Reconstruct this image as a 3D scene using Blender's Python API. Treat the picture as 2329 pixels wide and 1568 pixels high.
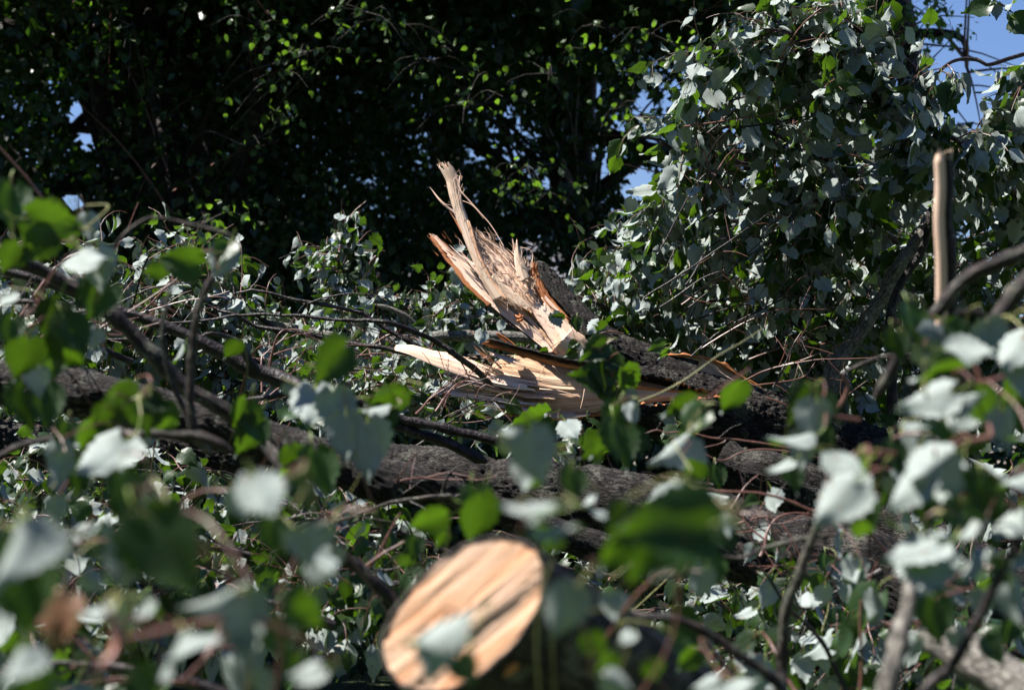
import bpy, math, random
import numpy as np
from mathutils import Vector, Matrix

# ------------------------------------------------------------------ scene, camera, light
scn = bpy.context.scene
for o in list(bpy.data.objects): bpy.data.objects.remove(o, do_unlink=True)
COL = scn.collection

CAM = np.array([0.0, 0.0, 1.62]); PITCH = math.radians(3.2); LENS = 70.0
FPX = 2328 * LENS / 36.0
cam = bpy.data.objects.new('camera', bpy.data.cameras.new('camera'))
COL.objects.link(cam); scn.camera = cam
cam.location = CAM; cam.rotation_euler = (math.radians(90) + PITCH, 0, 0)
cam.data.lens = LENS; cam.data.sensor_width = 36; cam.data.clip_start = 0.05; cam.data.clip_end = 1500
cam.data.dof.use_dof = True; cam.data.dof.focus_distance = 7.9; cam.data.dof.aperture_fstop = 4.0
cam.data.dof.aperture_blades = 8

SUN = np.array([-0.48, 0.07, 0.87]); SUN /= np.linalg.norm(SUN)
w = bpy.data.worlds.new('World'); scn.world = w; w.use_nodes = True
nt = w.node_tree; nt.nodes.clear()
sky = nt.nodes.new('ShaderNodeTexSky'); sky.sky_type = 'NISHITA'; sky.sun_disc = False
sky.sun_elevation = math.asin(SUN[2]); sky.sun_rotation = math.atan2(SUN[0], SUN[1])
sky.air_density = 1.4; sky.dust_density = 0.0; sky.ozone_density = 8.0; sky.altitude = 300
bgn = nt.nodes.new('ShaderNodeBackground'); bgn.inputs[1].default_value = 0.05
wo = nt.nodes.new('ShaderNodeOutputWorld')
tint = nt.nodes.new('ShaderNodeMix'); tint.data_type = 'RGBA'; tint.blend_type = 'MULTIPLY'; tint.inputs[0].default_value = 1
tint.inputs[7].default_value = (0.86, 0.86, 1.10, 1)   # deep clear-day blue
nt.links.new(sky.outputs[0], tint.inputs[6]); nt.links.new(tint.outputs[2], bgn.inputs[0]); nt.links.new(bgn.outputs[0], wo.inputs[0])
sl = bpy.data.lights.new('sun', 'SUN'); sl.energy = 5.0; sl.angle = math.radians(0.55); sl.color = (1.0, 0.955, 0.9)
so = bpy.data.objects.new('sun', sl); COL.objects.link(so)
so.rotation_euler = Vector(SUN).to_track_quat('Z', 'Y').to_euler()
scn.view_settings.view_transform = 'Standard'; scn.view_settings.look = 'None'
scn.view_settings.exposure = 1.22; scn.view_settings.gamma = 1.0
scn.view_settings.use_curve_mapping = False
scn.render.engine = 'CYCLES'
scn.cycles.max_bounces = 5; scn.cycles.diffuse_bounces = 1; scn.cycles.transmission_bounces = 4

RIGHT = np.array([1.0, 0, 0]); FWD = np.array([0, math.cos(PITCH), math.sin(PITCH)]); UP = np.array([0, -math.sin(PITCH), math.cos(PITCH)])
def at(x, y, d):
    return CAM + FWD * d + RIGHT * ((x - 1164) / FPX * d) + UP * ((784 - y) / FPX * d)
def proj(P):
    q = np.asarray(P) - CAM
    d = q @ FWD
    return 1164 + (q @ RIGHT) / d * FPX, 784 - (q @ UP) / d * FPX, d
def nrm(v):
    v = np.asarray(v, float); return v / (np.linalg.norm(v, axis=-1, keepdims=True) + 1e-12)

# ------------------------------------------------------------------ noise
def _h(i, j, k):
    n = (i * 374761393 + j * 668265263 + k * 2147483647 + 1013) & 0x7fffffff
    n = ((n ^ (n >> 13)) * 1274126177) & 0x7fffffff
    n = (n ^ (n >> 16)) & 0xffff
    return n / 65535.0
def noise(x, y, z=0.0):
    x = np.asarray(x, float); y = np.asarray(y, float) + 0 * x; z = np.asarray(z, float) + 0 * x
    i = np.floor(x).astype(np.int64); j = np.floor(y).astype(np.int64); k = np.floor(z).astype(np.int64)
    f = x - i; g = y - j; h = z - k
    f = f * f * (3 - 2 * f); g = g * g * (3 - 2 * g); h = h * h * (3 - 2 * h)
    r = 0
    for a in (0, 1):
        for b in (0, 1):
            for c in (0, 1):
                r = r + _h(i + a, j + b, k + c) * (f if a else 1 - f) * (g if b else 1 - g) * (h if c else 1 - h)
    return r * 2 - 1
def fbm(x, y, z=0.0, o=4):
    r = 0; a = 1.0
    for q in range(o):
        r = r + a * noise(x * 2 ** q, y * 2 ** q, np.asarray(z) * 2 ** q + q * 7.3); a *= 0.5
    return r / 1.9

# ------------------------------------------------------------------ materials
def mat(name):
    m = bpy.data.materials.new(name); m.use_nodes = True
    n = m.node_tree; n.nodes.clear()
    out = n.nodes.new('ShaderNodeOutputMaterial')
    return m, n, out
def N(n, t, **kw):
    q = n.nodes.new(t)
    for k, v in kw.items():
        if isinstance(k, str) and k.startswith('i_'): q.inputs[int(k[2:])].default_value = v
        else: setattr(q, k, v)
    return q
def ramp(n, stops):
    r = n.nodes.new('ShaderNodeValToRGB'); e = r.color_ramp.elements
    while len(e) < len(stops): e.new(0.5)
    for q, (p, c) in zip(e, stops):
        q.position = p; q.color = (c[0], c[1], c[2], 1) if isinstance(c, tuple) else (c, c, c, 1)
    return r
def mixc(n, f, a, b, mode='MIX'):
    m = n.nodes.new('ShaderNodeMix'); m.data_type = 'RGBA'; m.blend_type = mode
    for s, v in ((0, f), (6, a), (7, b)):
        if hasattr(v, 'links') or hasattr(v, 'is_output'): n.links.new(v, m.inputs[s])
        else: m.inputs[s].default_value = v if s == 0 else (v[0], v[1], v[2], 1)
    return m.outputs[2]
def math_(n, op, a, b=None, c=None):
    m = n.nodes.new('ShaderNodeMath'); m.operation = op
    for s, v in ((0, a), (1, b), (2, c)):
        if v is None: continue
        if hasattr(v, 'is_output'): n.links.new(v, m.inputs[s])
        else: m.inputs[s].default_value = v
    return m.outputs[0]

def leaf_mat(name, top, under, trans, tk=0.42, tu=0.10, gloss=0.42, spots=True):
    m, n, out = mat(name); L = n.links
    geo = N(n, 'ShaderNodeNewGeometry'); uv = N(n, 'ShaderNodeUVMap')
    oi = N(n, 'ShaderNodeObjectInfo'); at_ = N(n, 'ShaderNodeAttribute', attribute_name='tint')
    rnd = math_(n, 'FRACT', math_(n, 'ADD', oi.outputs['Random'], at_.outputs['Fac']))
    sep = N(n, 'ShaderNodeSeparateXYZ'); L.new(uv.outputs[0], sep.inputs[0])
    ax = math_(n, 'ABSOLUTE', math_(n, 'SUBTRACT', sep.outputs[0], 0.5))
    # veins: midrib and curved side veins
    mid = math_(n, 'LESS_THAN', ax, 0.012)
    ph = math_(n, 'MULTIPLY', math_(n, 'SUBTRACT', sep.outputs[1], math_(n, 'MULTIPLY', math_(n, 'POWER', ax, 0.8), 0.95)), 6.5)
    fr = math_(n, 'ABSOLUTE', math_(n, 'SUBTRACT', math_(n, 'FRACT', ph), 0.5))
    side = math_(n, 'LESS_THAN', fr, 0.05)
    vein = math_(n, 'MAXIMUM', mid, side)
    cmb = N(n, 'ShaderNodeCombineXYZ'); L.new(sep.outputs[0], cmb.inputs[0]); L.new(sep.outputs[1], cmb.inputs[1])
    L.new(math_(n, 'MULTIPLY', rnd, 37.0), cmb.inputs[2])
    nz = N(n, 'ShaderNodeTexNoise', i_2=3.5, i_3=4.0); L.new(cmb.outputs[0], nz.inputs[0])
    var = math_(n, 'MULTIPLY_ADD', rnd, 0.7, 0.62)
    var2 = math_(n, 'MULTIPLY', var, math_(n, 'MULTIPLY_ADD', nz.outputs[0], 0.7, 0.65))
    vv = N(n, 'ShaderNodeCombineColor')
    for i in range(3): L.new(var2, vv.inputs[i])
    topc = mixc(n, 1.0, top, vv.outputs[0], 'MULTIPLY')
    topc = mixc(n, math_(n, 'MULTIPLY', vein, 0.35), topc, (top[0] * 2.2, top[1] * 2.0, top[2] * 2.2))
    uvv = N(n, 'ShaderNodeCombineColor')
    pv = math_(n, 'MULTIPLY_ADD', nz.outputs[0], 0.35, 0.82)
    for i in range(3): L.new(pv, uvv.inputs[i])
    unc = mixc(n, 1.0, under, uvv.outputs[0], 'MULTIPLY')
    unc = mixc(n, math_(n, 'MULTIPLY', vein, 0.4), unc, (under[0] * 0.72, under[1] * 0.8, under[2] * 0.62))
    if spots:
        sp = N(n, 'ShaderNodeTexNoise', i_2=5.0, i_3=1.0); L.new(cmb.outputs[0], sp.inputs[0])
        sm = math_(n, 'MULTIPLY', math_(n, 'GREATER_THAN', sp.outputs[0], 0.73), 0.75)
        unc = mixc(n, sm, unc, (0.23, 0.13, 0.05)); topc = mixc(n, sm, topc, (0.08, 0.05, 0.015))
    refl = mixc(n, geo.outputs['Backfacing'], topc, unc)
    tcol = mixc(n, 1.0, trans, vv.outputs[0], 'MULTIPLY')
    tcol = mixc(n, math_(n, 'MULTIPLY', vein, 0.5), tcol, (trans[0] * 0.35, trans[1] * 0.35, trans[2] * 0.35))
    bmp = N(n, 'ShaderNodeBump', i_0=0.45, i_1=0.004); L.new(math_(n, 'SUBTRACT', nz.outputs[0], math_(n, 'MULTIPLY', vein, 0.4)), bmp.inputs['Height'])
    p = N(n, 'ShaderNodeBsdfPrincipled'); L.new(refl, p.inputs['Base Color']); L.new(bmp.outputs[0], p.inputs['Normal'])
    rg = math_(n, 'MULTIPLY_ADD', geo.outputs['Backfacing'], 0.22, gloss); L.new(rg, p.inputs['Roughness'])
    L.new(math_(n, 'MULTIPLY_ADD', geo.outputs['Backfacing'], -0.2, 0.32), p.inputs['Specular IOR Level'])
    tr = N(n, 'ShaderNodeBsdfTranslucent'); L.new(tcol, tr.inputs[0])
    mx = N(n, 'ShaderNodeMixShader')
    L.new(math_(n, 'MULTIPLY_ADD', geo.outputs['Backfacing'], tu - tk, tk), mx.inputs[0])
    L.new(p.outputs[0], mx.inputs[1]); L.new(tr.outputs[0], mx.inputs[2]); L.new(mx.outputs[0], out.inputs[0])
    return m
M_LEAF = leaf_mat('leaf_silver', (0.018, 0.042, 0.011), (0.275, 0.315, 0.293), (0.15, 0.32, 0.010), 0.20, 0.035)
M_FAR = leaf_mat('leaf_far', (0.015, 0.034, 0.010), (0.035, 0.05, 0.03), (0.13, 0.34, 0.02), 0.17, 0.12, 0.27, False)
M_SPRAY = leaf_mat('leaf_sunlit_spray', (0.045, 0.09, 0.022), (0.12, 0.16, 0.10), (0.20, 0.40, 0.02), 0.42, 0.35, 0.3, False)  # lighter copy of the far leaf, sunlight put into its colours
M_DEAD = leaf_mat('leaf_dead', (0.15, 0.07, 0.03), (0.17, 0.085, 0.035), (0.3, 0.12, 0.03), 0.2, 0.2, 0.6, False)

def simple(name, col, rough=0.6, spec=0.4, nscale=30, namp=0.35, bump=0.3, sub=0.0):
    m, n, out = mat(name); L = n.links
    tc = N(n, 'ShaderNodeTexCoord'); nz = N(n, 'ShaderNodeTexNoise', i_2=nscale, i_3=5.0)
    L.new(tc.outputs['Object'], nz.inputs[0])
    lo = tuple(c * (1 - namp) for c in col); hi = tuple(min(1, c * (1 + namp)) for c in col)
    r = ramp(n, [(0.3, lo), (0.7, hi)]); L.new(nz.outputs[0], r.inputs[0])
    p = N(n, 'ShaderNodeBsdfPrincipled'); L.new(r.outputs[0], p.inputs['Base Color'])
    p.inputs['Roughness'].default_value = rough; p.inputs['Specular IOR Level'].default_value = spec
    b = N(n, 'ShaderNodeBump', i_0=bump, i_1=0.002); L.new(nz.outputs[0], b.inputs['Height']); L.new(b.outputs[0], p.inputs['Normal'])
    L.new(p.outputs[0], out.inputs[0]); return m
M_STALK = simple('green_stalk', (0.22, 0.30, 0.06), 0.45, 0.4)
M_TWIG = simple('red_brown_twig', (0.14, 0.062, 0.045), 0.4, 0.5, 60)
M_GREENTWIG = simple('straw_green_shoot', (0.20, 0.20, 0.07), 0.5, 0.4, 40)
M_PINK = simple('pink_peeled_shoot', (0.48, 0.20, 0.15), 0.5, 0.4, 25)
M_SOIL = simple('knot_dark', (0.03, 0.015, 0.01), 0.9, 0.2)

def bark_mat(name, dark, mid, light, lichen, fu=14.0, fv=70.0, lamt=0.6, bump=0.9, rough=0.75):
    m, n, out = mat(name); L = n.links
    uv = N(n, 'ShaderNodeUVMap'); tc = N(n, 'ShaderNodeTexCoord')
    mp = N(n, 'ShaderNodeMapping'); mp.inputs['Scale'].default_value = (fu, fv, 1); L.new(uv.outputs[0], mp.inputs[0])
    nz = N(n, 'ShaderNodeTexNoise', i_2=1.0, i_3=6.0, i_4=0.65); L.new(mp.outputs[0], nz.inputs[0])
    vo = N(n, 'ShaderNodeTexVoronoi', feature='DISTANCE_TO_EDGE', i_2=1.3)
    wj = N(n, 'ShaderNodeVectorMath', operation='ADD'); L.new(mp.outputs[0], wj.inputs[0]); L.new(nz.outputs['Color'], wj.inputs[1])
    L.new(wj.outputs[0], vo.inputs[0])
    lz = N(n, 'ShaderNodeTexNoise', i_2=11.0, i_3=5.0, i_4=0.7); L.new(tc.outputs['Object'], lz.inputs[0])
    fz = N(n, 'ShaderNodeTexNoise', i_2=160.0, i_3=3.0, i_4=0.6); L.new(tc.outputs['Object'], fz.inputs[0])
    c = ramp(n, [(0.36, dark), (0.5, mid), (0.62, light)]); L.new(nz.outputs[0], c.inputs[0])
    crack = ramp(n, [(0.0, 0.25), (0.16, 1.0)]); L.new(vo.outputs[0], crack.inputs[0])
    cc = mixc(n, 1.0, c.outputs[0], crack.outputs[0], 'MULTIPLY')
    lm = math_(n, 'MULTIPLY', lz.outputs[0], math_(n, 'MULTIPLY_ADD', fz.outputs[0], 0.8, 0.6))
    lr = ramp(n, [(0.54, 0.0), (0.62, lamt)]); L.new(lm, lr.inputs[0])
    cc = mixc(n, lr.outputs[0], cc, lichen)
    hh = math_(n, 'ADD', math_(n, 'MULTIPLY', nz.outputs[0], 1.0), math_(n, 'ADD', math_(n, 'MULTIPLY', crack.outputs[0], 0.5), math_(n, 'MULTIPLY', fz.outputs[0], 0.35)))
    b = N(n, 'ShaderNodeBump', i_0=bump, i_1=0.010); L.new(hh, b.inputs['Height'])
    p = N(n, 'ShaderNodeBsdfPrincipled'); L.new(cc, p.inputs['Base Color']); L.new(b.outputs[0], p.inputs['Normal'])
    p.inputs['Roughness'].default_value = rough; p.inputs['Specular IOR Level'].default_value = 0.25
    L.new(p.outputs[0], out.inputs[0]); return m
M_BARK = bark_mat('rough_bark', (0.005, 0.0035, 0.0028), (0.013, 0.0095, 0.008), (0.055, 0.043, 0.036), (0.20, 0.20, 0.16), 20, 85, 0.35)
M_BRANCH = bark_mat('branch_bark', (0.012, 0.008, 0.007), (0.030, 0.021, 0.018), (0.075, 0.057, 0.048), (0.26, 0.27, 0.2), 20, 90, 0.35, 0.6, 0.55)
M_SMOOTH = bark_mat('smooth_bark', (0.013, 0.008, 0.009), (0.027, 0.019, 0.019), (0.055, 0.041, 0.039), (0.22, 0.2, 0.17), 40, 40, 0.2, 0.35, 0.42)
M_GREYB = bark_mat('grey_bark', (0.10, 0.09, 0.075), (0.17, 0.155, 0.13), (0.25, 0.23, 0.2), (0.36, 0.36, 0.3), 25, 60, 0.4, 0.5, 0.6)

def wood_mat(name, stops, fu=2.2, fv=150.0, bump=0.7, rough=0.6):
    m, n, out = mat(name); L = n.links
    uv = N(n, 'ShaderNodeUVMap')
    mp = N(n, 'ShaderNodeMapping'); mp.inputs['Scale'].default_value = (fu, fv, 1); L.new(uv.outputs[0], mp.inputs[0])
    nz = N(n, 'ShaderNodeTexNoise', i_2=1.0, i_3=6.0, i_4=0.68); L.new(mp.outputs[0], nz.inputs[0])
    mp2 = N(n, 'ShaderNodeMapping'); mp2.inputs['Scale'].default_value = (fu * 1.6, fv * 0.16, 1); L.new(uv.outputs[0], mp2.inputs[0])
    n2 = N(n, 'ShaderNodeTexNoise', i_2=1.0, i_3=3.0, i_4=0.5); L.new(mp2.outputs[0], n2.inputs[0])
    v = math_(n, 'ADD', math_(n, 'MULTIPLY', nz.outputs[0], 0.5), math_(n, 'MULTIPLY', n2.outputs[0], 0.5))
    r = ramp(n, stops); L.new(v, r.inputs[0])
    b = N(n, 'ShaderNodeBump', i_0=bump, i_1=0.004); L.new(nz.outputs[0], b.inputs['Height'])
    p = N(n, 'ShaderNodeBsdfPrincipled'); L.new(r.outputs[0], p.inputs['Base Color']); L.new(b.outputs[0], p.inputs['Normal'])
    p.inputs['Roughness'].default_value = rough; p.inputs['Specular IOR Level'].default_value = 0.3
    L.new(p.outputs[0], out.inputs[0]); return m
M_WOOD = wood_mat('fresh_split_wood', [(0.30, (0.26, 0.11, 0.045)), (0.41, (0.56, 0.29, 0.15)), (0.52, (0.76, 0.48, 0.30)), (0.68, (0.82, 0.61, 0.45))])
M_WOOD2 = wood_mat('pale_split_wood', [(0.25, (0.42, 0.21, 0.10)), (0.37, (0.68, 0.40, 0.25)), (0.46, (0.78, 0.53, 0.38)), (0.62, (0.86, 0.68, 0.54))])
M_WOODG = wood_mat('shaded_tan_wood', [(0.25, (0.26, 0.14, 0.08)), (0.42, (0.52, 0.38, 0.26)), (0.65, (0.64, 0.50, 0.38))])  # greyer split wood for prongs and slivers, shade put into its colour
M_ORANGE = wood_mat('orange_inner_bark', [(0.3, (0.12, 0.035, 0.012)), (0.5, (0.42, 0.15, 0.05)), (0.7, (0.60, 0.28, 0.12))], 6, 200, 1.0, 0.75)
M_DEEP = wood_mat('deep_orange_wood', [(0.25, (0.20, 0.06, 0.018)), (0.5, (0.48, 0.20, 0.07)), (0.7, (0.58, 0.30, 0.14))], 1.5, 90)
M_CUT = wood_mat('sawn_face_wood', [(0.28, (0.30, 0.12, 0.06)), (0.40, (0.52, 0.20, 0.075)), (0.47, (0.60, 0.34, 0.19)), (0.54, (0.64, 0.42, 0.28)), (0.64, (0.46, 0.30, 0.24))], 3, 120, 0.6)

# ------------------------------------------------------------------ mesh builders
def mk(name, V, F, m, parent=None, uv=None, smooth=True, tint=None, origin=None, fmat=None):
    V = np.asarray(V, np.float32); F = np.asarray(F, np.int32)
    if origin is not None: V = V - np.asarray(origin, np.float32)
    me = bpy.data.meshes.new(name); k = F.shape[1]; nf = len(F)
    me.vertices.add(len(V)); me.vertices.foreach_set('co', V.ravel())
    me.loops.add(nf * k); me.loops.foreach_set('vertex_index', F.ravel())
    me.polygons.add(nf); me.polygons.foreach_set('loop_start', np.arange(0, nf * k, k, dtype=np.int32))
    me.polygons.foreach_set('loop_total', np.full(nf, k, np.int32))
    me.polygons.foreach_set('use_smooth', np.full(nf, smooth, bool))
    if uv is not None:
        l = me.uv_layers.new(name='UVMap'); l.data.foreach_set('uv', np.asarray(uv, np.float32)[F.ravel()].ravel())
    if tint is not None:
        a = me.attributes.new('tint', 'FLOAT', 'POINT'); a.data.foreach_set('value', np.asarray(tint, np.float32))
    for q in (m if isinstance(m, (list, tuple)) else [m]): me.materials.append(q)
    if fmat is not None: me.polygons.foreach_set('material_index', np.asarray(fmat, np.int32))
    me.update(calc_edges=True)
    o = bpy.data.objects.new(name, me); COL.objects.link(o)
    if parent is not None: o.parent = parent
    return o
def thing(name, label, cat, loc=(0, 0, 0), group=None):
    o = bpy.data.objects.new(name, None); COL.objects.link(o); o.location = Vector(loc)
    o.empty_display_size = 0.1
    o['label'] = label; o['category'] = cat
    if group: o['group'] = group
    return o
def loc_of(p): return np.array(p.location) if p is not None else np.zeros(3)

def catmull(P, n):
    P = np.asarray(P, float)
    if len(P) == 2: return P[0] + (P[1] - P[0]) * np.linspace(0, 1, n)[:, None]
    Q = np.vstack([2 * P[0] - P[1], P, 2 * P[-1] - P[-2]])
    t = np.linspace(0, len(P) - 1 - 1e-6, n); i = t.astype(int); f = (t - i)[:, None]
    a, b, c, d = Q[i], Q[i + 1], Q[i + 2], Q[i + 3]
    return 0.5 * (2 * b + (c - a) * f + (2 * a - 5 * b + 4 * c - d) * f ** 2 + (3 * b - a - 3 * c + d) * f ** 3)
def frames(C):
    T = nrm(np.gradient(C, axis=0)); n = len(C)
    U = np.zeros_like(C); u = np.cross(T[0], [0, 0, 1.0]);
    if np.linalg.norm(u) < 0.1: u = np.cross(T[0], [0, 1.0, 0])
    U[0] = nrm(u)
    for i in range(1, n):
        u = U[i - 1] - T[i] * (U[i - 1] @ T[i]); U[i] = nrm(u)
    return T, U, np.cross(T, U)
def tube(C, R, ns=8, disp=None):
    """closed tube along C (n,3) with radii R; returns V, F, UV, grid shape"""
    C = np.asarray(C, float); n = len(C); R = np.broadcast_to(np.asarray(R, float), (n,))
    T, U, W = frames(C); th = np.linspace(0, 2 * np.pi, ns + 1)
    s = np.concatenate([[0], np.cumsum(np.linalg.norm(np.diff(C, axis=0), axis=1))])
    S, TH = np.meshgrid(s, th, indexing='ij')
    r = R[:, None] * np.ones_like(TH)
    if disp is not None: r = r + disp(S, np.cos(TH), np.sin(TH), r)
    V = C[:, None] + U[:, None] * (r * np.cos(TH))[..., None] + W[:, None] * (r * np.sin(TH))[..., None]
    V[:, -1] = V[:, 0]
    a = np.arange((n - 1) * (ns + 1)).reshape(n - 1, ns + 1)[:, :-1].ravel()
    F = np.stack([a, a + 1, a + ns + 2, a + ns + 1], 1)
    UVc = np.stack([S, TH * R.mean()], -1).reshape(-1, 2)
    return V.reshape(-1, 3), F, UVc
def join(parts):
    V, F, U = [], [], []; o = 0
    for v, f, u in parts: V.append(v); F.append(f + o); U.append(u); o += len(v)
    return np.vstack(V), np.vstack(F), np.vstack(U)
def pts(path): return np.array([at(*p) for p in path])
def bark_disp(amp, fs=38.0, ft=8.0, seed=0.0):
    def f(S, c, s, r):
        k = r.mean()
        a = 1 - np.abs(fbm(S * fs, c * ft, s * ft + seed, 3)) * 1.6
        b = fbm(S * 3.0, c * 1.5, s * 1.5 + seed + 9, 3)
        c2 = noise(S * 130, c * 24, s * 24 + seed)
        return amp * a + amp * .35 * c2 + b * k * 0.12
    return f
def limb(parent, name, path, r, m, seg=0.02, ns=10, amp=0.0, wob=0.25, label=None, seed=0, P=None):
    """tapered branch; path in (x, y, depth) photo coordinates turned into world points; r = radii in metres"""
    P = pts(path) if P is None else np.asarray(P)
    L = np.linalg.norm(np.diff(P, axis=0), axis=1).sum()
    n = max(6, int(L / seg)); C = catmull(P, n)
    rr = np.interp(np.linspace(0, 1, n), np.linspace(0, 1, len(r)), r)
    s = np.linspace(0, L, n)
    C = C + np.stack([noise(s * 9, seed + 1.5), noise(s * 9, seed + 33.1), noise(s * 9, seed + 71.7)], 1) * rr[:, None] * wob
    rr = rr * (1 + 0.10 * noise(s * 14, seed + 5.0)); rr[-1] *= 0.3
    if rr.max() < .02 and m is not M_GREENTWIG:   # kinks and swollen nodes of a thin branch
        ph = (s / .055 + .4 * noise(s * 6, seed)) % 1 - .5; rr = rr * (1 + .28 * np.exp(-(ph / .10) ** 2))
        kk = np.stack([noise(s * 22, seed + 2.5), noise(s * 22, seed + 13.1), noise(s * 22, seed + 7.7)], 1); C = C + kk * .0028 + np.stack([noise(s * 7, seed + q) for q in (.5, 5.5, 9.5)], 1) * .006
    V, F, UVc = tube(C, rr, ns, bark_disp(amp, seed=seed) if amp else None)
    o = mk(name, V, F, m, parent, UVc, True, origin=loc_of(parent))
    if label: o['label'] = label
    return C, rr

# ------------------------------------------------------------------ leaf templates
def leaf_template(rows, cols, rng, pet=0.5, serr=0.035, curl=0.3, fold=0.25, psides=3, pseg=4):
    t = np.linspace(0, 1, rows); s = np.linspace(-1, 1, cols)
    T, S = np.meshgrid(t, s, indexing='ij')
    wd = 0.43 * np.interp(t, [0, .06, .18, .32, .48, .62, .75, .87, 1], [0.30, .70, .97, 1.0, .88, .64, .36, .13, 0.01])
    saw = np.where(np.arange(rows) % 2 == 0, 1, -1) * serr
    X = S * wd[:, None] + np.sign(S) * (np.abs(S) > 0.99) * saw[:, None] * (t > .05)[:, None] * (t < .95)[:, None]
    Y = T - 0.17 * np.abs(S) ** 1.3 * (1 - T) ** 3 + 0.02 * (np.abs(S) > .99) * saw[:, None] * 10 * 0.1
    X = X + 0.06 * np.sin(T * 3 + rng.uniform(0, 3)) * T
    c1 = rng.uniform(-.1, 1) * curl; f1 = rng.uniform(.2, 1.2) * fold; ph = rng.uniform(0, 6)
    Z = np.abs(X) * f1 - c1 * T ** 2 + 0.045 * np.sin(T * 7 + ph + S * 2) * np.abs(S) + rng.uniform(-.25, .25) * X * T + 0.05*np.sin(S*3+ph)
    V = np.stack([X, Y + pet * .86, Z], -1).reshape(-1, 3)
    a = np.arange((rows - 1) * cols).reshape(rows - 1, cols)[:, :-1].ravel()
    F = np.stack([a, a + 1, a + cols + 1, a + cols], 1)
    UVc = np.stack([X / 1.0 + .5, T], -1).reshape(-1, 2)
    fm = np.zeros(len(F), int)
    # leaf stalk
    q = np.linspace(0, 1, pseg + 1); z0 = V[cols // 2, 2]
    C = np.stack([0.04 * np.sin(q * 3), q * pet * .9, z0 + 0.16 * pet * np.sin(q * np.pi)], 1)
    C[0] = (0, 0, z0)
    v2, f2, u2 = tube(C, np.interp(q, [0, .2, 1], [.022, .013, .012]), psides)
    V -= [0, 0, z0]; v2 -= [0, 0, z0]
    n = len(V)
    return dict(V=np.vstack([V, v2]), F=np.vstack([F, f2 + n]), UV=np.vstack([UVc, u2 * 0 + [.5, 0]]), M=np.concatenate([fm, np.ones(len(f2), int)]), pet=pet)
_r = np.random.default_rng(5)
HERO = [leaf_template(15, 7, _r, rng_p, .034, c, f, 5, 6) for rng_p, c, f in [(.5, .45, .45), (.6, .65, .6), (.45, .25, .3), (.55, .8, .5), (.5, -.35, .4), (.4, 1.0, .85), (.6, .4, .8)]]
MID = [leaf_template(9, 5, _r, .5, .03, c, f, 3, 3) for c, f in [(.3, .2), (.5, .3), (.1, .15), (.7, .4), (-.3, .2), (.9, .6)]]
def tmesh(t, name, mats):
    o = mk(name, t['V'], t['F'], mats, None, t['UV'], True, fmat=t['M']); me = o.data
    bpy.data.objects.remove(o); return me
LM = [M_LEAF, M_STALK]
for t in HERO + MID: t['me'] = tmesh(t, 'leaf', LM)
for t in HERO[:3]: t['dead'] = tmesh(t, 'dead_leaf', [M_DEAD, M_TWIG])

def leaf_obj(parent, t, pos, tip, top, size, name='leaf', me=None):
    tip = nrm(tip); top = nrm(top - tip * (top @ tip)); x = np.cross(tip, top)
    o = bpy.data.objects.new(name, me or t['me']); COL.objects.link(o); o.parent = parent
    l = pos - loc_of(parent)
    o.matrix_basis = Matrix(((x[0] * size, tip[0] * size, top[0] * size, l[0]), (x[1] * size, tip[1] * size, top[1] * size, l[1]), (x[2] * size, tip[2] * size, top[2] * size, l[2]), (0, 0, 0, 1)))
    return o
def leaf_mass(parent, name, temps, pos, tip, top, size, mats, rng, label=None, origin=True):
    """many leaves as one mesh (stuff)"""
    if len(pos) == 0: return None
    tip = nrm(tip); top = nrm(top - tip * (top * tip).sum(1, keepdims=True)); x = np.cross(tip, top)
    ch = rng.integers(0, len(temps), len(pos)); Vs, Fs, Us, Ms, Ts = [], [], [], [], []; off = 0
    for k, t in enumerate(temps):
        i = np.where(ch == k)[0]
        if len(i) == 0: continue
        A = np.stack([x[i], tip[i], top[i]], 1) * size[i][:, None, None]
        V = np.einsum('vk,nkj->nvj', t['V'], A) + pos[i][:, None]
        nv = len(t['V']); F = t['F'][None] + (np.arange(len(i)) * nv)[:, None, None] + off
        Vs.append(V.reshape(-1, 3)); Fs.append(F.reshape(-1, t['F'].shape[1])); Us.append(np.tile(t['UV'], (len(i), 1)))
        Ms.append(np.tile(t['M'], len(i))); Ts.append(np.repeat(rng.random(len(i)), nv)); off += nv * len(i)
    o = mk(name, np.vstack(Vs), np.vstack(Fs), mats, parent, np.vstack(Us), True, np.concatenate(Ts), loc_of(parent) if parent else None, np.concatenate(Ms))
    o['kind'] = 'stuff'
    if label: o['label'] = label
    return o

# ------------------------------------------------------------------ leaves placed by kind of look
KN = {'P': ((-.30, -.55, .78), -1), 'G': ((.30, -.86, -.42), 1), 'S': ((.25, -.93, -.22), -1), 'D': ((.35, -.92, -.02), 1), 'L': ((-.2, -.6, .75), 1)}
def hero_leaf(parent, x, y, size, ang, kind, d, rng, jit=0.16, tpl=None, me=None):
    n, side = KN[kind]; n = nrm(np.array(n) + rng.normal(0, jit * (1.7 if kind == 'P' else 1), 3))
    if kind in 'DS': n = nrm(n - SUN * ((n @ SUN) + (.20 if kind == 'S' else -.10)))
    kind = 'S' if kind == 'P' and rng.random() < .2 else kind; size = size * (.8 if kind == 'P' else .92); a = math.radians(ang); des = RIGHT * math.cos(a) - UP * math.sin(a)
    tip = nrm(des - n * (des @ n)); c = at(x, y, d)
    pl = math.hypot(tip @ RIGHT, tip @ UP); sz = size / FPX * d / max(pl, .8)
    t = tpl or (HERO[2] if kind == 'D' else HERO[rng.integers(len(HERO))])
    base = c - tip * sz * (0.5 + t['pet'] * .86)
    return leaf_obj(parent, t, base, tip, n * side, sz, 'leaf', me), base

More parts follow.
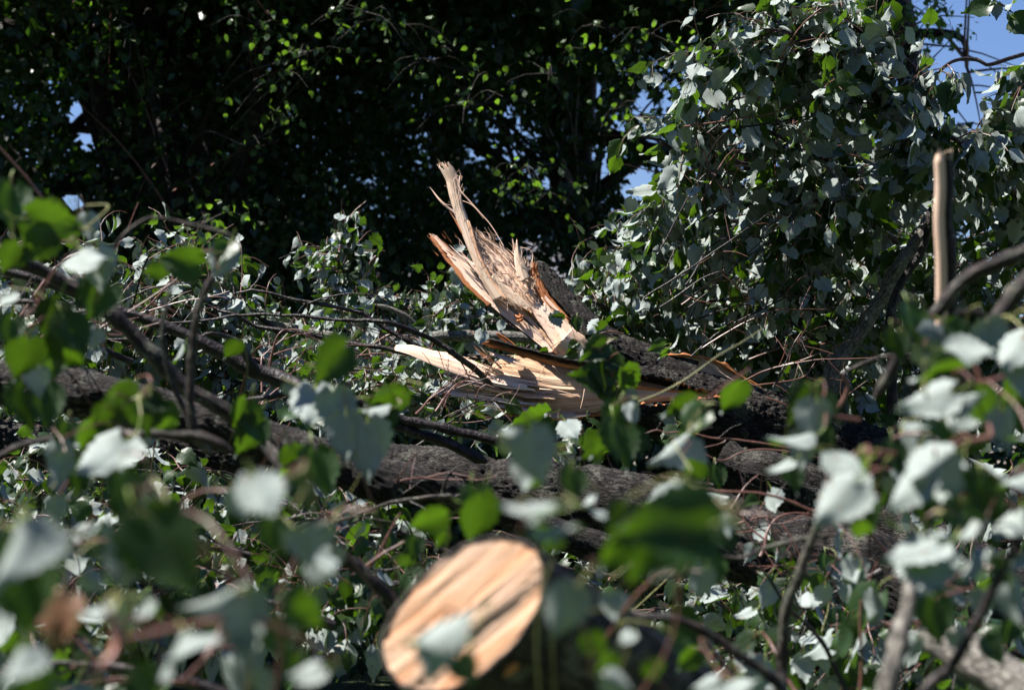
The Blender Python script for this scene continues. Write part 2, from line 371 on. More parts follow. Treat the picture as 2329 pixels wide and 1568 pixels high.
GRAV = np.array([0, 0, -1.0])
def grow(C, rr, rng, ntw, tl, droop, t0=0.15, spread=1.0, sub=1):
    """twigs springing from a branch: list of (points, radii)"""
    out = []; n = len(C); T = nrm(np.gradient(C, axis=0))
    for k in range(ntw):
        i = int((t0 + (1 - t0) * (k + rng.random()) / ntw) * (n - 1)); i = min(i, n - 1)
        r = rng.normal(size=3); r -= T[i] * (r @ T[i]); r = nrm(r)
        d = nrm(T[i] * rng.uniform(.2, 1.0) + r * spread * rng.uniform(.5, 1.1) + np.array([0, 0, .15]))
        L = tl * rng.uniform(.5, 1.25); st = max(5, int(L / .035)); p = C[i].copy(); P = [p.copy()]
        kk = rng.normal(size=3) * .12
        for q in range(st):
            d = nrm(d + GRAV * droop * .12 * (0.4 + q / st) + rng.normal(size=3) * .11 + kk * .3); p = p + d * L / st; P.append(p.copy())
        P = np.array(P); r0 = min(rr[i] * .6, .0042 * (.6 + L * 1.4))
        out.append((P, np.linspace(r0, .0011, len(P))))
        if sub and L > tl * .55:
            for q in range(rng.integers(1, 3)):
                out += grow(P, out[-1][1] if False else np.linspace(r0, .0012, len(P)), rng, 1, tl * .5, droop, .3, 1.1, 0)
    return out
def twig_leaves(tw, rng, spacing, size, hang=1.0, pale=.65, svar=.3):
    pos, tip, top, sz = [], [], [], []
    for P, R in tw:
        s = np.concatenate([[0], np.cumsum(np.linalg.norm(np.diff(P, axis=0), axis=1))]); L = s[-1]
        m = max(2, int(L * .9 / spacing)); ss = L * (.12 + .88 * (np.arange(m) + rng.random(m) * .6) / m)
        ss = np.minimum(ss, L)
        p = np.stack([np.interp(ss, s, P[:, j]) for j in range(3)], 1)
        i = np.minimum((ss / L * (len(P) - 1)).astype(int), len(P) - 2); T = nrm(P[i + 1] - P[i])
        d = nrm(T * .35 + rng.normal(size=(m, 3)) * .55 + GRAV * hang * rng.uniform(.4, 1.5, (m, 1)))
        n_ = rng.normal(size=(m, 3)) + np.array([-.4, -.4, .85]); n_ = nrm(n_ - d * (n_ * d).sum(1, keepdims=True))
        # fallen boughs lie upside down: mostly the pale underside looks up
        up = np.where(rng.random(m) < pale, -1, 1)[:, None]
        pos.append(p); tip.append(d); top.append(n_ * up); sz.append(size * (1 + svar * rng.normal(0, .6, m)).clip(.45, 1.5))
    return np.vstack(pos), np.vstack(tip), np.vstack(top), np.concatenate(sz)

BOUGH = 'leafy boughs of the fallen tree'
NLEAF = 0
def bough(label, path, r, ntw=26, tl=.42, droop=1.0, spacing=.045, size=.078, hang=1.0, pale=.65, seed=0, m=None, indiv=120,
          cat='branch', name='leafy_branch', t0=.12, amp=0, temps=None, heroes=(), svar=.3, keep=None, parent=None, seg=.03, ns=9, twm=None, group=BOUGH, spread=1.0, hang_paths=()):
    global NLEAF
    rng = np.random.default_rng(1000 + seed)
    P = pts(path); root = parent or thing(name, label, cat, P[0], group)
    C, rr = limb(root, 'branch', None, r, m or M_SMOOTH, seg, ns, amp, seed=seed, P=P)
    tw = grow(C, rr, rng, ntw, tl, droop, t0, spread) if ntw else []
    if keep is not None: tw = [t for t in tw if keep(t[0])]
    big = [t for t in tw if len(t[0]) > 7][:40]; ids = set(map(id, big)); small = [t for t in tw if id(t) not in ids]
    for P_, R_ in big:
        v, f, u = tube(catmull(P_, len(P_)), R_, 5); mk('twig', v, f, twm or (M_TWIG if rng.random() < .6 else M_SMOOTH), root, u, True, origin=loc_of(root))
    if small:
        v, f, u = join([tube(P_, R_, 4) for P_, R_ in small]); o = mk('fine_twigs', v, f, twm or M_TWIG, root, u, True, origin=loc_of(root)); o['kind'] = 'stuff'
    if tw:
        pos, tip, top, sz = twig_leaves(tw, rng, spacing, size, hang, pale, svar)
        x, y, d = proj(pos + tip * sz[:, None])
        vis = (d > .5) & (x > -150) & (x < 2480) & (y > -150) & (y < 1720)
        if keep is not None:
            kl = np.array([keep(q[None]) for q in pos + tip * sz[:, None]]); pos, tip, top, sz, x, y, d, vis = [a[kl] for a in (pos, tip, top, sz, x, y, d, vis)]
        score = np.where(vis, sz / d, 0); order = np.argsort(-score); nI = min(indiv, int((score > 0).sum()))
        T = temps or MID
        for i in order[:nI]: leaf_obj(root, T[rng.integers(len(T))], pos[i], tip[i], top[i], sz[i])
        NLEAF += nI
        rest = order[nI:]
        leaf_mass(root, 'foliage', T, pos[rest], tip[rest], top[rest], sz[rest], LM, rng)
    for h in heroes: hero_on(root, C, rr, h, rng)
    return root, C, rr
def hero_on(root, C, rr, h, rng):
    """one leaf set by where it shows, its stalk tied to the branch by a short side twig"""
    x, y, size, ang, kind, d = h[:6]
    o, base = hero_leaf(root, x, y, size, ang, kind, d, rng, *(h[6:]))
    i = int(np.argmin(((C - base) ** 2).sum(1))); g = np.linalg.norm(C[i] - base)
    if g > .012:
        mid = (C[i] + base) / 2 + np.array([rng.normal() * .1, rng.normal() * .1, .12]) * g; st = C[i]
        if g > .22: mid = base + np.array([rng.normal() * .03, .03, -.12]); st = base + np.array([rng.normal() * .08, .12, -.34])
        cc = catmull(np.array([st, mid, base]), max(7, int(g / .02)))
        v, f, u = tube(cc, np.linspace(min(.0028, rr[i]), .0013, len(cc)), 5); mk('twig', v, f, M_GREENTWIG if rng.random() < .5 else M_TWIG, root, u, True, origin=loc_of(root))

# ------------------------------------------------------------------ ground
g = 140; xs = np.sign(np.linspace(-1, 1, g)) * np.abs(np.linspace(-1, 1, g)) ** 2.6 * 500
X, Y = np.meshgrid(xs, xs + 8, indexing='ij'); Z = 0.06 * fbm(X * .3, Y * .3) + 0.5 * fbm(X * .01, Y * .01) - .2
a = np.arange((g - 1) * g).reshape(g - 1, g)[:, :-1].ravel()
mgr, n, out = mat('grass_and_earth'); tc = N(n, 'ShaderNodeTexCoord')
n1 = N(n, 'ShaderNodeTexNoise', i_2=1.2, i_3=8.0, i_4=.7); n2 = N(n, 'ShaderNodeTexNoise', i_2=45.0, i_3=5.0)
n.links.new(tc.outputs['Object'], n1.inputs[0]); n.links.new(tc.outputs['Object'], n2.inputs[0])
rr_ = ramp(n, [(.35, (.03, .055, .012)), (.55, (.05, .085, .02)), (.7, (.07, .05, .03))]); n.links.new(n1.outputs[0], rr_.inputs[0])
c2 = ramp(n, [(.3, .5), (.7, 1.3)]); n.links.new(n2.outputs[0], c2.inputs[0])
p = N(n, 'ShaderNodeBsdfPrincipled'); n.links.new(mixc(n, 1.0, rr_.outputs[0], c2.outputs[0], 'MULTIPLY'), p.inputs[0]); p.inputs['Roughness'].default_value = .9
b = N(n, 'ShaderNodeBump', i_0=.8, i_1=.03); n.links.new(n2.outputs[0], b.inputs['Height']); n.links.new(b.outputs[0], p.inputs['Normal']); n.links.new(p.outputs[0], out.inputs[0])
gr = mk('ground', np.stack([X, Y, Z], -1).reshape(-1, 3), np.stack([a, a + g, a + g + 1, a + 1], 1), mgr); gr['kind'] = 'structure'
# leaf litter and grass tufts between the boughs
rng = np.random.default_rng(3)
nl = 7000; px = rng.uniform(-5, 6, nl); py = rng.uniform(1.5, 14, nl); pz = 0.06 * fbm(px * .3, py * .3) + 0.5 * fbm(px * .01, py * .01) - .2 + rng.uniform(.01, .12, nl)
tp = nrm(np.stack([rng.normal(size=nl), rng.normal(size=nl), rng.normal(size=nl) * .2], 1)); tn = nrm(np.stack([rng.normal(size=nl) * .4, rng.normal(size=nl) * .4, np.where(rng.random(nl) < .9, 1, -1)], 1))
ll = leaf_mass(None, 'leaf_litter', MID, np.stack([px, py, pz], 1), tp, tn, rng.uniform(.05, .1, nl), LM, rng)
ll['label'] = 'loose leaves strewn over the ground under the fallen boughs'; ll['category'] = 'leaf litter'
ng = 22000; px = rng.uniform(-9, 9, ng); py = rng.uniform(1.5, 20, ng); pz = 0.06 * fbm(px * .3, py * .3) + 0.5 * fbm(px * .01, py * .01) - .2
hh = rng.uniform(.05, .16, ng); an = rng.uniform(0, 6.28, ng); b0 = np.stack([px, py, pz - .01], 1); sd = np.stack([np.cos(an), np.sin(an), 0 * an], 1) * .004
tipg = b0 + np.stack([rng.normal(size=ng) * .03, rng.normal(size=ng) * .03, hh], 1)
Vg = np.stack([b0 - sd, b0 + sd, tipg], 1).reshape(-1, 3); Fg = np.arange(ng * 3).reshape(-1, 3)
M_GRASS = simple('grass_blades', (.05, .10, .02), .5, .3, 3)
go = mk('grass', Vg, Fg, M_GRASS, None, None, False); go['kind'] = 'stuff'; go['label'] = 'grass blades growing under and around the fallen boughs'; go['category'] = 'grass'

# ------------------------------------------------------------------ house far behind
def boxm(name, lo, hi, m, parent):
    lo = np.array(lo, float); hi = np.array(hi, float); V = np.array([[(lo, hi)[i][0], (lo, hi)[j][1], (lo, hi)[k][2]] for i in (0, 1) for j in (0, 1) for k in (0, 1)])
    F = [(0, 1, 3, 2), (4, 6, 7, 5), (0, 4, 5, 1), (2, 3, 7, 6), (0, 2, 6, 4), (1, 5, 7, 3)]
    uvb = V[:, [0, 2]]
    return mk(name, V, F, m, parent, uvb, False, origin=loc_of(parent))
M_WALL = simple('pale_siding', (.42, .47, .55), .8, .2, 2, .1); M_ROOF = simple('grey_shingles', (.16, .155, .17), .85, .2, 9, .25, .8); M_GLASS = simple('window_glass', (.03, .04, .05), .1, .6)
M_TRIM = simple('white_trim', (.7, .7, .7), .6, .3, 5, .05)
hx, hy = -2.3, 46.0
house = thing('house', 'pale house with a grey shingle roof far behind the fallen tree', 'house', (hx, hy, 0))
boxm('wall', (hx - 3.6, hy - 4, -.3), (hx + 4.6, hy + 4, 3.9), M_WALL, house)
for wx in (hx - 2.2, hx + .4, hx + 2.8):
    wv = boxm('window', (wx - .5, hy - 4.06, 1.6), (wx + .5, hy - 4.003, 3.0), M_TRIM, house)
    pn = boxm('pane', (wx - .42, hy - 4.09, 1.68), (wx + .42, hy - 4.063, 2.92), M_GLASS, None); pn.parent = wv; pn.location = -Vector(wv.parent.location)
z0, z1 = 3.86, 6.6
Vr = np.array([(hx - 4.1, hy - 4.5, z0), (hx + 5.1, hy - 4.5, z0), (hx + 5.1, hy + 4.5, z0), (hx - 4.1, hy + 4.5, z0), (hx - 2.4, hy, z1), (hx + 4.0, hy, z1), (hx - 4.1, hy - 4.5, z0 - .18), (hx + 5.1, hy - 4.5, z0 - .18), (hx + 5.1, hy + 4.5, z0 - .18), (hx - 4.1, hy + 4.5, z0 - .18)])
rf = [(0, 1, 5, 4), (2, 3, 4, 5), (6, 7, 1, 0), (7, 8, 2, 1), (8, 9, 3, 2), (9, 6, 0, 3), (1, 2, 5, 5), (3, 0, 4, 4), (9, 8, 7, 6)]
me = bpy.data.meshes.new('roof'); me.from_pydata([tuple(v - loc_of(house)) for v in Vr], [], [tuple(dict.fromkeys(f)) for f in rf]); me.materials.append(M_ROOF)
ro = bpy.data.objects.new('roof', me); COL.objects.link(ro); ro.parent = house

# ------------------------------------------------------------------ standing trees behind
FARL = [dict(V=np.array([[0, 0, 0], [-.42, .35, .12], [0, 1, -.1], [.42, .35, .12], [0, .4, 0]], float), F=np.array([[0, 4, 2, 1], [0, 3, 2, 4]]), UV=np.array([[.5, 0], [.1, .3], [.5, 1], [.9, .3], [.5, .4]]), M=np.array([0, 0])),
        dict(V=np.array([[0, 0, 0], [-.38, .45, .2], [0, 1, .1], [.38, .4, .15], [0, .45, -.06]], float), F=np.array([[0, 4, 2, 1], [0, 3, 2, 4]]), UV=np.array([[.5, 0], [.1, .4], [.5, 1], [.9, .4], [.5, .4]]), M=np.array([0, 0]))]
TREES = 'standing trees behind the fallen tree'
HOLES = [(192, 268, 24), (222, 228, 14), (205, 300, 14), (158, 462, 15), (205, 470, 8), (300, 170, 7), (325, 35, 7), (765, 545, 8), (1330, 345, 9), (1465, 225, 9), (1480, 330, 9), (1165, 375, 12), (1440, 430, 16), (1475, 420, 12), (1455, 405, 9), (1400, 320, 9), (1370, 390, 9), (1300, 395, 8), (1545, 355, 14), (1600, 275, 20), (1580, 255, 12), (1620, 320, 14), (1570, 240, 9), (1530, 205, 8), (1520, 300, 8), (1610, 380, 9), (1350, 205, 7), (1250, 410, 6)]
def clear(px, py, d, ls):
    kp = np.ones(len(px), bool)
    for hx_, hy_, hr in HOLES:
        hr *= 1.1
        kp &= ~((px - hx_) ** 2 + ((py - hy_) * .9) ** 2 < (hr * (1 + .5 * noise(px * .12, py * .12)) + .75 * ls * FPX / d) ** 2)
    mg = .6 * ls * FPX / d
    kp &= ~((px + mg > 2040) & (py - mg < np.clip(150 + (px - 2040) * .75, 0, 330)))
    return kp
def tree(label, x, y, h, tr, crown, nclump, nleaf, lsize, seed, dens=None, top=None, lean=0, sprays=()):
    rng = np.random.default_rng(200 + seed); base = np.array([x, y, -.15])
    root = thing('broadleaf_tree', label, 'tree', base, TREES)
    P = np.array([base, base + [lean * .2 + rng.normal() * .1, 0, h * .25], base + [lean * .5 + rng.normal() * .2, 0, h * .5], base + [lean, rng.normal() * .2, h * .9]])
    C, rr = limb(root, 'trunk', None, [tr * 1.25, tr, tr * .8, tr * .3], M_BRANCH, .15, 14, .012, P=P, seed=seed)
    (cx, cy, cz), (ax, ay, az) = crown
    cen = []
    while len(cen) < nclump:
        q = rng.uniform(-1, 1, 3); l = np.linalg.norm(q)
        if l < 1 and (l > .45 or rng.random() < .35): cen.append(np.array([cx, cy, cz]) + q * [ax, ay, az])
    cen = np.array(cen)
    # limbs out to a share of the clumps
    ci = rng.permutation(nclump)[:16]; sm = []
    for k, i in enumerate(ci):
        j = int(rng.uniform(.25, .85) * (len(C) - 1)); s = C[j]; e = cen[i]; mid = (s + e) / 2 + [0, 0, .12 * np.linalg.norm(e - s)] + rng.normal(size=3) * .2
        limb(root, 'limb', None, [rr[j] * .45, rr[j] * .3, .012], M_BRANCH, .12, 7, 0, P=np.array([s, mid, e]), seed=k)
        for q in range(7):
            d = nrm(rng.normal(size=3)) * rng.uniform(.5, 1.3); st = e + (mid - e) * rng.uniform(0, .6); sm.append(tube(catmull(np.array([st, st + d * .5 + [0, 0, .08], st + d]), 6), np.linspace(.012, .003, 6), 4))
    v, f, u = join(sm); o = mk('twigs', v, f, M_TWIG, root, u, True, origin=base); o['kind'] = 'stuff'
    pos = cen[rng.integers(0, nclump, nleaf)] + rng.normal(size=(nleaf, 3)) * [.55, .55, .38]
    px, py, d = proj(pos); kp = (pos[:, 2] > .1)
    kp &= clear(px, py, d, lsize)
    if dens is not None: kp &= rng.random(nleaf) < dens(px, py)
    pos = pos[kp]; m = len(pos)
    tip = nrm(rng.normal(size=(m, 3)) * .7 + GRAV * .6); tn = rng.normal(size=(m, 3)) + [0, 0, .6]
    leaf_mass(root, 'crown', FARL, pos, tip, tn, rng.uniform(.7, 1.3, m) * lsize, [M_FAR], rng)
    sp, sq = [], []
    for (sx, sy, sd, sn, ss) in sprays:   # leafy sprays reaching forward out of the shade
        e = at(sx, sy, sd); j = int(rng.uniform(.35, .6) * (len(C) - 1)); mid = (C[j] + e) / 2 + [0, 0, .5]
        limb(root, 'limb', None, [.04, .014, .0035], M_BRANCH, .1, 6, 0, P=np.array([C[j], mid, e]), seed=int(sx))
        for q in range(6):
            dd = nrm(rng.normal(size=3) * [1, 1, .5]) * ss * rng.uniform(.6, 1.5); sq.append(tube(catmull(np.array([e - dd * .1, e + dd * .5 + [0, 0, .03], e + dd + [0, 0, -.3 * ss]]), 6), np.linspace(.0032, .0012, 6), 4))
            sp.append(e + dd * rng.uniform(.2, 1.1, (sn // 6, 1)) + rng.normal(size=(sn // 6, 3)) * ss * .3)
    if sp:
        v, f, u = join(sq); o = mk('fine_twigs', v, f, M_BRANCH, root, u, True, origin=base); o['kind'] = 'stuff'
        sp = np.vstack(sp); m = len(sp)
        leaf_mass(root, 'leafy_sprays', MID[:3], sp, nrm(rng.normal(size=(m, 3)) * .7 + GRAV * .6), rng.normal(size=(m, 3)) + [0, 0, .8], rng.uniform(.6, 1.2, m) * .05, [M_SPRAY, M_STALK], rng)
    if top:   # unseen upper crown of larger leaves, made broad and dense to block light
        nt_, (tx, ty, tz), (bx_, by_, bz_) = top
        q = nrm(rng.normal(size=(nt_, 3))) * rng.uniform(.3, 1, (nt_, 1)) ** .4; pos = np.array([tx, ty, tz]) + q * [bx_, by_, bz_]
        pos += rng.normal(size=pos.shape) * .25; px, py, d = proj(pos); pos = pos[clear(px, py, d, .3)]; nt_ = len(pos)
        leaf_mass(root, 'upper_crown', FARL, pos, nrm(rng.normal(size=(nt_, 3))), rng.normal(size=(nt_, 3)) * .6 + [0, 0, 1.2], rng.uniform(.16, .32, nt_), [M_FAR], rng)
    return root
def dleft(x, y):  return np.where((y > 560) & (x > 200), .8, 1.0)
def dmid(x, y):
    d = np.ones_like(x); d = np.where((x > 1150) & (y > 230) & (y < 520), .45, d); d = np.where((x > 1500) & (y > 180) & (y < 420), .2, d); return d * (.75 + .5 * noise(x * .02, y * .02))
def dright(x, y):
    sk = (y < 380) & (x > 2120); sk2 = (x > 2010) & (y > 140) & (y < 400); sk3 = (x > 2000) & (y < 30)
    d = np.where(sk | sk2, 0.0, 1.0); d = np.where(sk3, .12, d); d = np.where((x > 1900) & (y < 150), d * .45, d)
    d = np.where((x > 1880) & (y < 420) & (y > 60), d * .6, d)
    return d * np.where((x > 1500) & (x < 1700) & (y > 180) & (y < 450), .25, 1)
tree('dark spreading tree filling the upper left, its trunk hidden in shade', -3.6, 19.5, 11, .34, ((-3.6, 19, 4.6), (4.2, 3.2, 3.6)), 120, 52000, .09, 1, dleft, (24000, (-4.6, 19.5, 8.0), (8.0, 5.6, 2.4)), .3, [(590, 60, 13.8, 36, .32), (640, 175, 13.9, 36, .28), (700, 120, 13.7, 24, .3), (650, 275, 13.8, 24, .18), (470, 505, 13.4, 60, .2), (300, 60, 14, 6, .3), (560, 330, 14, 6, .25), (830, 30, 13.8, 24, .3)])
tree('dark tree behind the upright splinter with blue sky between its leaves', .9, 22.5, 12, .3, ((.6, 22, 5.2), (3.8, 2.8, 4.0)), 110, 36000, .085, 2, dmid, (15000, (.3, 21, 8.8), (5.8, 6.6, 2.3)), -.4, [(900, 60, 13.9, 24, .4), (1060, 240, 13.8, 30, .3), (1250, 170, 13.9, 30, .35), (1180, 390, 13.8, 36, .3), (1480, 80, 13.8, 36, .35), (1350, 60, 13.9, 24, .35), (1560, 150, 13.8, 30, .3), (1400, 250, 13.8, 24, .3), (1280, 460, 13.8, 30, .3), (1450, 500, 13.8, 30, .25), (980, 140, 14, 18, .3)])
tree('far dark tree closing the left edge behind the others', -7.6, 27, 12, .32, ((-6.6, 27, 4.4), (5.2, 2.4, 4.8)), 90, 44000, .135, 3, dleft, (10000, (-6.6, 26, 9.5), (6.5, 5.5, 2.5)))
tree('far dark tree between the left crown and the splinter', -1.2, 30, 13, .3, ((-1.6, 30, 5.4), (4.8, 2.5, 5.2)), 90, 42000, .135, 4, dmid, (10000, (-1.4, 29, 10.8), (6.0, 5.0, 2.4)), .4)
tree('small dark tree left of the silvery hanging foliage', 3.0, 16.5, 8.5, .17, ((2.4, 16.5, 4.0), (1.7, 1.7, 2.4)), 60, 13000, .08, 5, dmid, (6000, (2.4, 16.5, 6.6), (3.0, 3.2, 1.4)))
tree('green tree standing against the blue sky at upper right', 2.75, 18.5, 8, .2, ((2.75, 17.5, 3.6), (1.75, 2.0, 3.0)), 75, 15000, .09, 6, dright, None, 0, [(2055, 22, 14, 24, .16), (2120, 45, 14, 30, .16), (2165, 85, 14, 18, .14), (2035, 85, 14, 30, .2), (2095, 90, 14, 24, .16), (2130, 15, 14, 18, .12), (2000, 120, 14, 30, .2)])
tree('far tree low behind the silvery foliage on the right', 8.4, 27, 7, .25, ((7.0, 26, 1.8), (5.5, 2.2, 2.3)), 70, 16000, .12, 7, dright, None)
# unseen trees added beside, behind and above the camera to cut the skylight
for k, (tx, ty, th_, cr, nl_) in enumerate([(-7, -12, 13, ((-7, -12, 7), (4.2, 3.6, 6)), 6000), (0.5, -11, 14, ((.5, -11, 7.4), (4.4, 3.8, 6.4)), 6000), (8.5, -5, 13, ((6.2, 1.5, 11.6), (7.0, 9.0, 2.6)), 15000),
                                            (13, -3, 13, ((12.5, -3, 6.5), (3.6, 5, 5.5)), 7000), (13.5, 7, 12, ((13.5, 7, 6.2), (3.4, 4.2, 5.5)), 6000), (-15, 2, 13, ((-14.5, 2, 6.6), (3.0, 9.5, 5.8)), 12000)]):
    tree(['added unseen tree behind the camera at left, cutting skylight', 'tallest added unseen tree behind the camera, cutting skylight', 'wide added canopy tree high over the right, unseen, blocking overhead skylight', 'added unseen tree beside the camera at far right, cutting skylight', 'added unseen tree beyond the right edge, cutting skylight', 'added unseen tree far to the left, cutting skylight'][k],
         tx, ty, th_, .28, cr, 90, nl_, .42, 20 + k)
# bushes low behind
def bush(label, x, y, ax, ay, az, n, seed, size=.1):
    rng = np.random.default_rng(300 + seed); root = thing('bush', label, 'bush', (x, y, -.1), 'bushes behind the fallen tree')
    sm = []
    for k in range(9):
        e = np.array([x, y, -.1]) + [rng.uniform(-ax, ax) * .7, rng.uniform(-ay, ay) * .7, az * rng.uniform(.8, 1.6)]
        sm.append(tube(catmull(np.array([[x + rng.normal() * .1, y + rng.normal() * .1, -.1], (np.array([x, y, -.1]) + e) / 2 + rng.normal(size=3) * .1, e]), 8), np.linspace(.025, .006, 8), 5))
    v, f, u = join(sm); mk('stem', v, f, M_BRANCH, root, u, True, origin=loc_of(root))
    cl = nrm(rng.normal(size=(50, 3))) * rng.uniform(.5, 1, (50, 1)); cl[:, 2] = np.abs(cl[:, 2]) * 1.9
    pos = np.array([x, y, 0]) + (cl[rng.integers(0, 50, n)] + rng.normal(size=(n, 3)) * .22) * [ax, ay, az * .55]; pos = pos[pos[:, 2] > 0]; m = len(pos)
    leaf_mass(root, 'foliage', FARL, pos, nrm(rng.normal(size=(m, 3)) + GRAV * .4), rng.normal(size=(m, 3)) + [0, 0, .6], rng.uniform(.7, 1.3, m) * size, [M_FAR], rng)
bush('yellow green bush in the gap left of the broken splinters', -2.6, 17.5, 1.3, .9, 3.1, 6500, 1)
bush('dark bush low behind the branches at the left edge', -4.4, 15, 1.9, 1.0, 1.9, 8000, 2)
bush('dark rounded bush behind the broken limb', .3, 15.5, 1.5, 1.0, 2.1, 7000, 3)
bush('dark bush behind the hanging foliage at right', 2.9, 14.2, 1.6, 1.0, 2.1, 7000, 4)
bush('wide dark bush at the right edge behind the fallen tree', 4.6, 13, 1.5, 1.0, 2.2, 7000, 5)

# ------------------------------------------------------------------ the snapped trunk (depth about 8 m)
D0 = 8.0
def res(line, n):
    L = np.asarray(line, float); s = np.concatenate([[0], np.cumsum(np.linalg.norm(np.diff(L[:, :2], axis=0), axis=1))]); q = np.linspace(0, s[-1], n)
    return np.stack([np.interp(q, s, L[:, j]) for j in range(L.shape[1])], 1)
def lean(x, y): return np.clip((800 - y), 0, 500) * .0011 * np.clip((1420 - x) / 120, 0, 1)   # the torn stub leans away from the camera
def W3(x, y, dz): return at(x, y, D0 + dz + lean(x, y))
def slab(parent, name, A, B, m, nv=40, nu=None, dz=0.0, bow=0.0, thick=.02, ridge=.004, rfreq=1.0, jag0=0.0, jag1=0.0, seed=0, back=None, jside=0.0, tilt=0.0):
    """board-like piece of torn wood between two long edges A and B (x, y[, extra depth]); grain runs along u, ridges across v,
    ends frayed into fibres of unequal length, closed with a back side"""
    A = [tuple(p) + (0.0,) * (3 - len(p)) for p in A]; B = [tuple(p) + (0.0,) * (3 - len(p)) for p in B]
    L = max(np.linalg.norm(np.diff(np.array(A)[:, :2], axis=0), axis=1).sum(), np.linalg.norm(np.diff(np.array(B)[:, :2], axis=0), axis=1).sum())
    nu = nu or int(max(14, L / 4)); a = res(A, nu); b = res(B, nu)
    v = np.linspace(0, 1, nv + 1); u = np.linspace(0, 1, nu)
    # frayed ends: every few fibres share a length
    grp = np.cumsum(np.random.default_rng(seed).random(nv + 1) < .5); rg = np.random.default_rng(seed + 1)
    e0 = (rg.random(grp.max() + 1) ** 2)[grp] * jag0 / L; e1 = (rg.random(grp.max() + 1) ** 2)[grp] * jag1 / L
    U = e0[None] + (1 - e1 - e0)[None] * u[:, None]
    ii = np.clip(U, 0, 1) * (nu - 1); i = np.minimum(ii.astype(int), nu - 2); f = (ii - i)[..., None]
    PA = a[i] * (1 - f) + a[i + 1] * f; PB = b[i] * (1 - f) + b[i + 1] * f
    vv = v[None, :, None]; wob = jside * noise(U * L / 9.0, v[None] * 0 + seed, v[None] > .5)
    Q = PA * (1 - vv) + PB * vv; Q[..., 1] += wob * (np.abs(v[None] * 2 - 1) ** 8)
    up_ = float(min(a[:, 1].min(), b[:, 1].min()) < 745)
    wd = np.linalg.norm(a[:, :2] - b[:, :2], axis=1).mean() * D0 / FPX; ln = L * D0 / FPX
    S = U * ln; T = v[None] * wd + 0 * U
    h = ridge * (1.3 * noise(T * 260 * rfreq, S * 5, seed) + .9 * noise(T * 90 * rfreq, S * 2.2, seed + 3) + .5 * noise(T * 600 * rfreq, S * 9, seed + 5))
    h = h * np.clip(np.minimum(v, 1 - v)[None] * 8, .25, 1)
    dep = dz + Q[..., 2] + bow * (1 - (2 * v[None] - 1) ** 2) - h + tilt * (.5 - v[None]) + lean(Q[..., 0], Q[..., 1]) * up_
    P = np.stack([(Q[..., 0] - 1164), (784 - Q[..., 1])], -1)
    def world(dd):
        d = D0 + dd; return CAM + FWD * d[..., None] + RIGHT * (P[..., :1] / FPX * d[..., None]) + UP * (P[..., 1:] / FPX * d[..., None])
    Vf = world(dep); tk = thick * np.clip(np.minimum(v, 1 - v)[None] * 5 + .12, 0, 1) * np.clip(np.minimum(U, 1 - U) * 14 + .12, .12, 1)
    Vb = world(dep + tk + .002)
    n1 = nv + 1; c = np.arange(nu * n1).reshape(nu, n1); q = c[:-1, :-1].ravel(); o = nu * n1
    F = [np.stack([q, q + 1, q + n1 + 1, q + n1], 1), np.stack([q, q + n1, q + n1 + 1, q + 1], 1) + o]
    for e in (c[:, 0], c[:, -1][::-1], c[0][::-1], c[-1]):
        F.append(np.stack([e[:-1], e[1:], e[1:] + o, e[:-1] + o], 1))
    F = np.vstack(F); fm = np.zeros(len(F), int); nf = (nu - 1) * nv
    if back is not None: fm[nf:] = 1
    UVc = np.stack([S + seed * .37, T + seed * .21], -1).reshape(-1, 2)
    V = np.vstack([Vf.reshape(-1, 3), Vb.reshape(-1, 3)])
    return mk(name, V, F, [m] + ([back] if back is not None else []), parent, np.vstack([UVc, UVc]), True, origin=loc_of(parent), fmat=fm)
RNG = np.random.default_rng(11)
def splinter(parent, p0, p1, w, m, bend=.1, dz=0.0, dz1=None, name='splinter'):
    """tapered shard from root p0 to tip p1 (photo coordinates), w = width in px"""
    dz1 = dz if dz1 is None else dz1; a = W3(p0[0], p0[1], dz); b = W3(p1[0], p1[1], dz1); L = np.linalg.norm(b - a)
    mid = (a + b) / 2 + nrm(np.cross(b - a, FWD)) * L * bend * RNG.normal() + FWD * RNG.normal() * L * .05
    C = catmull(np.array([a, mid, b]), 9); r = w * D0 / FPX * .5 * np.array([1, .95, .9, .82, .7, .56, .4, .22, .05])
    T, U, V_ = frames(C); th = np.array([0, 1.3, 3.0, 4.4]) + RNG.uniform(0, .6); fl = RNG.uniform(.35, .6)
    V = (C[:, None] + nrm(np.cross(T, FWD))[:, None] * (r[:, None] * np.cos(th))[..., None] + nrm(np.cross(T, np.cross(T, FWD)))[:, None] * (r[:, None] * np.sin(th) * fl)[..., None]).reshape(-1, 3)
    F = []; n = len(C)
    for i in range(n - 1):
        for k in range(4): F.append((i * 4 + k, i * 4 + (k + 1) % 4, i * 4 + 4 + (k + 1) % 4, i * 4 + 4 + k))
    s = np.linspace(0, L, n); UVc = np.stack([np.repeat(s, 4) + RNG.random() * 3, np.tile(th, n) * r.mean() + RNG.random() * 3], 1)
    return mk(name, V, F, m, parent, UVc, False, origin=loc_of(parent))

trunk = thing('snapped_trunk', 'thick dark trunk snapped open, pale jagged splinters rising above the fallen boughs', 'broken trunk', at(1750, 985, 8.0))
org = loc_of(trunk)
